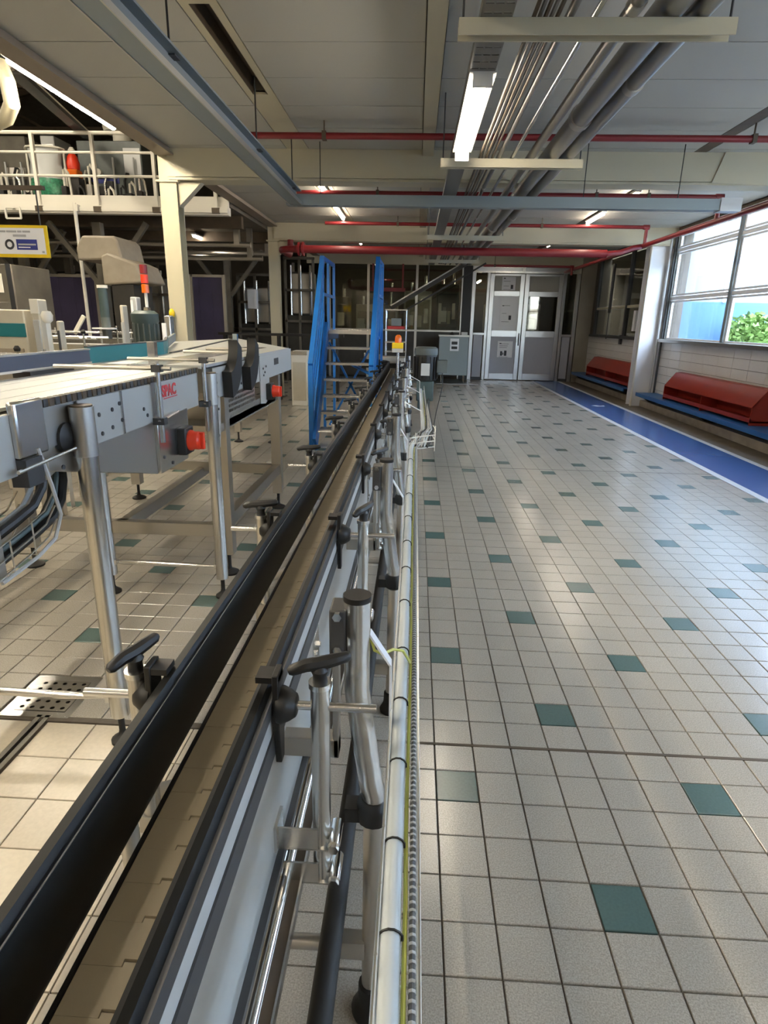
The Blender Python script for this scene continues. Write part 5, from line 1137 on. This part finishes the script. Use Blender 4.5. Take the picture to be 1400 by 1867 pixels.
rq = random.Random(21)
for root_, xa, xb in ((dmA, at(140, 300, 11.8).x, at(260, 300, 11.8).x), (dmB, at(-40, 300, 12.2).x, at(52, 300, 12.2).x)):
    yf = OFF[root_.name].y - .012; zt4 = 4.35
    for k in range(13):
        x = xa + (xb - xa) * (k + .5) / 13; z = DZ + rq.uniform(.1, .75); kind = k % 4
        if kind == 0: MB().cyl((x, yf - .08, z), (x, yf, z), rq.uniform(.03, .06), 12).build('gauge', 'white_paint', root_)
        elif kind == 1: MB().tube([(x, yf - .04, DZ), (x, yf - .06, z), (x + .05, yf - .06, z + .12), (x + .05, yf, z + .12)], .022, 8).build('hose', ['black_rubber', 'white_paint', 'steel_bright'][k % 3], root_)
        elif kind == 2: MB().box(x - .06, x + .06, yf - .07, yf, z - .09, z + .05).build('valve_block', ['black_plastic', 'steel', 'dark_machine'][k % 3], root_, bevel=.008)
        else: MB().cyl((x, yf - .05, DZ + .05), (x, yf - .05, zt4 - .1), .018, 8).build('conduit', 'grey_light', root_)
# plastic bag with green bits
b0, b1 = at(80, 272, 11.2), at(92, 352, 11.2); cxx = (b0.x + b1.x) / 2
bg_ = thing('plastic_bag', 'hanging clear plastic bag half filled with green bits', 'bag', (cxx, 11.2, b1.z))
def loop(z, rx, ry, n=14, ph=0): return [(cxx + rx * math.cos(2 * PI * i / n) * (1 + .06 * math.sin(3 * i + ph)), 11.2 + ry * math.sin(2 * PI * i / n), z) for i in range(n)]
def skin(levels):
    vs = []; fs = []; n = 14
    for l in levels: vs += loop(*l)
    for j_ in range(len(levels) - 1): fs += [(j_ * n + i, j_ * n + (i + 1) % n, (j_ + 1) * n + (i + 1) % n, (j_ + 1) * n + i) for i in range(n)]
    return vs, fs + [tuple(range(n - 1, -1, -1)), tuple((len(levels) - 1) * n + i for i in range(n))]
zb_, zm, zt2 = DZ + .06, DZ + .38, b0.z
MB().add(*skin([(zb_, .12, .12), (zb_ + .08, .27, .2), (zm - .08, .3, .22), (zm, .28, .2)])).build('green_bits', 'green_bits', bg_)
MB().add(*skin([(zm, .285, .205, 14, 1), (zm + .2, .25, .19, 14, 2), (zt2 - .2, .26, .19), (zt2, .3, .2)])).build('bag_skin', 'bag', bg_)
fr2 = MB().tube(loop(zt2, .32, .22) + [loop(zt2, .32, .22)[0]], .018, 8); 
for s_ in (-1, 1): fr2.cyl((cxx + s_ * .32, 11.2, DZ), (cxx + s_ * .32, 11.2, zt2), .018, 8)
fr2.build('bag_frame', 'white_paint', bg_)
p = at(136, 322, 11.3)
rc = thing('red_deck_unit', 'red and orange unit with white cap beside the plastic bag', 'machine part', (p.x, 11.3, DZ))
MB().box(p.x - .09, p.x + .09, 11.25, 11.45, DZ, p.z - .02).build('stand', 'dark_machine', rc); MB().box(p.x - .1, p.x + .1, 11.2, 11.4, p.z - .02, p.z + .1).build('orange_base', 'orange_lens', rc, bevel=.02); MB().lathe((p.x, 11.3, p.z + .1), [(.1, 0), (.11, .1), (.08, .2), (.05, .24)], 12).build('red_body', 'switch_red', rc); MB().lathe((p.x, 11.3, p.z + .34), [(.05, 0), (.06, .05), (.03, .1)], 10).build('white_cap', 'white_paint', rc)
p = at(208, 236, 12.0)
dm_ = thing('white_hopper', 'white domed hopper on top of the wide deck machine', 'hopper', (p.x, 12.3, 4.3)); z0h = at(200, 256, 11.8).z
MB().lathe((p.x, 12.3, z0h - .01), [(.16, 0), (.16, .2), (.3, .24), (.32, .34), (.26, .5), (.1, .58)], 18).build('dome', 'white_paint', dm_)
rg = random.Random(11)
for k in range(14):
    px = 6 + k * 19.5 + rg.uniform(-4, 4); p = at(px, 350, 10.95); h_ = rg.uniform(.2, .55)
    if abs(px - 85) < 28 or k in (2, 9): continue
    t = thing('deck_fitting', 'white and dark pipe fitting on the deck edge, piece %s' % ['at the far railing end', 'by the grey machine', 'next to the grey machine foot', 'before the bag frame', '', '', 'beside the red unit', 'under the blue print', 'below the wide machine', 'amid the wide machine', 'before the wide machine side', 'at the wide machine corner', 'close to the last railing post', 'next to the column top'][k], 'fitting', (p.x, 10.95, DZ), 'fittings on the mezzanine deck')
    MB().box(p.x - .045, p.x + .045, 10.9, 11.0, DZ, DZ + h_ * .5).build('base', ['black_plastic', 'dark_machine', 'steel_dull'][k % 3], t, bevel=.01)
    MB().tube([(p.x, 10.95, DZ + h_ * .5), (p.x, 10.95, DZ + h_), (p.x + .03, 10.95, DZ + h_ + .03), (p.x + .08, 10.95, DZ + h_ * .9), (p.x + .1, 10.95, DZ + h_ * .4), (p.x + .1, 10.95, DZ)], .02, 8).build('pipe', ['white_paint', 'steel_bright', 'white_paint', 'black_plastic'][k % 4], t)
# ducts and pipes up in the hall
tag(MB().tube([at(0, 118, 6.5), at(14, 150, 6.4), at(22, 190, 6.4), at(12, 215, 6.6), at(-40, 240, 7.0)], .07, 12).build('hall_duct', 'cream_steel'), 'bent cream pipe hanging at the hall side above the railing', 'pipe')
a, b = at(25, 130, 7.6), at(160, 250, 11.5)
pc = thing('pipe_chase', 'bundle tray of pale pipes slanting down over the mezzanine railing', 'pipe rack', (a.x, a.y, a.z))
MB().bar(a, b, .16, .05).build('tray', 'dark_machine', pc)
for k in range(3): MB().cyl(a + Vector((-.05 + .05 * k, 0, .05)), b + Vector((-.05 + .05 * k, 0, .05)), .022, 8).build('pipe', 'white_paint', pc)
MB().bar(a, a + Vector((0, 0, 6.2 - a.z)), .03, .03).build('hanger', 'brown_steel', pc)
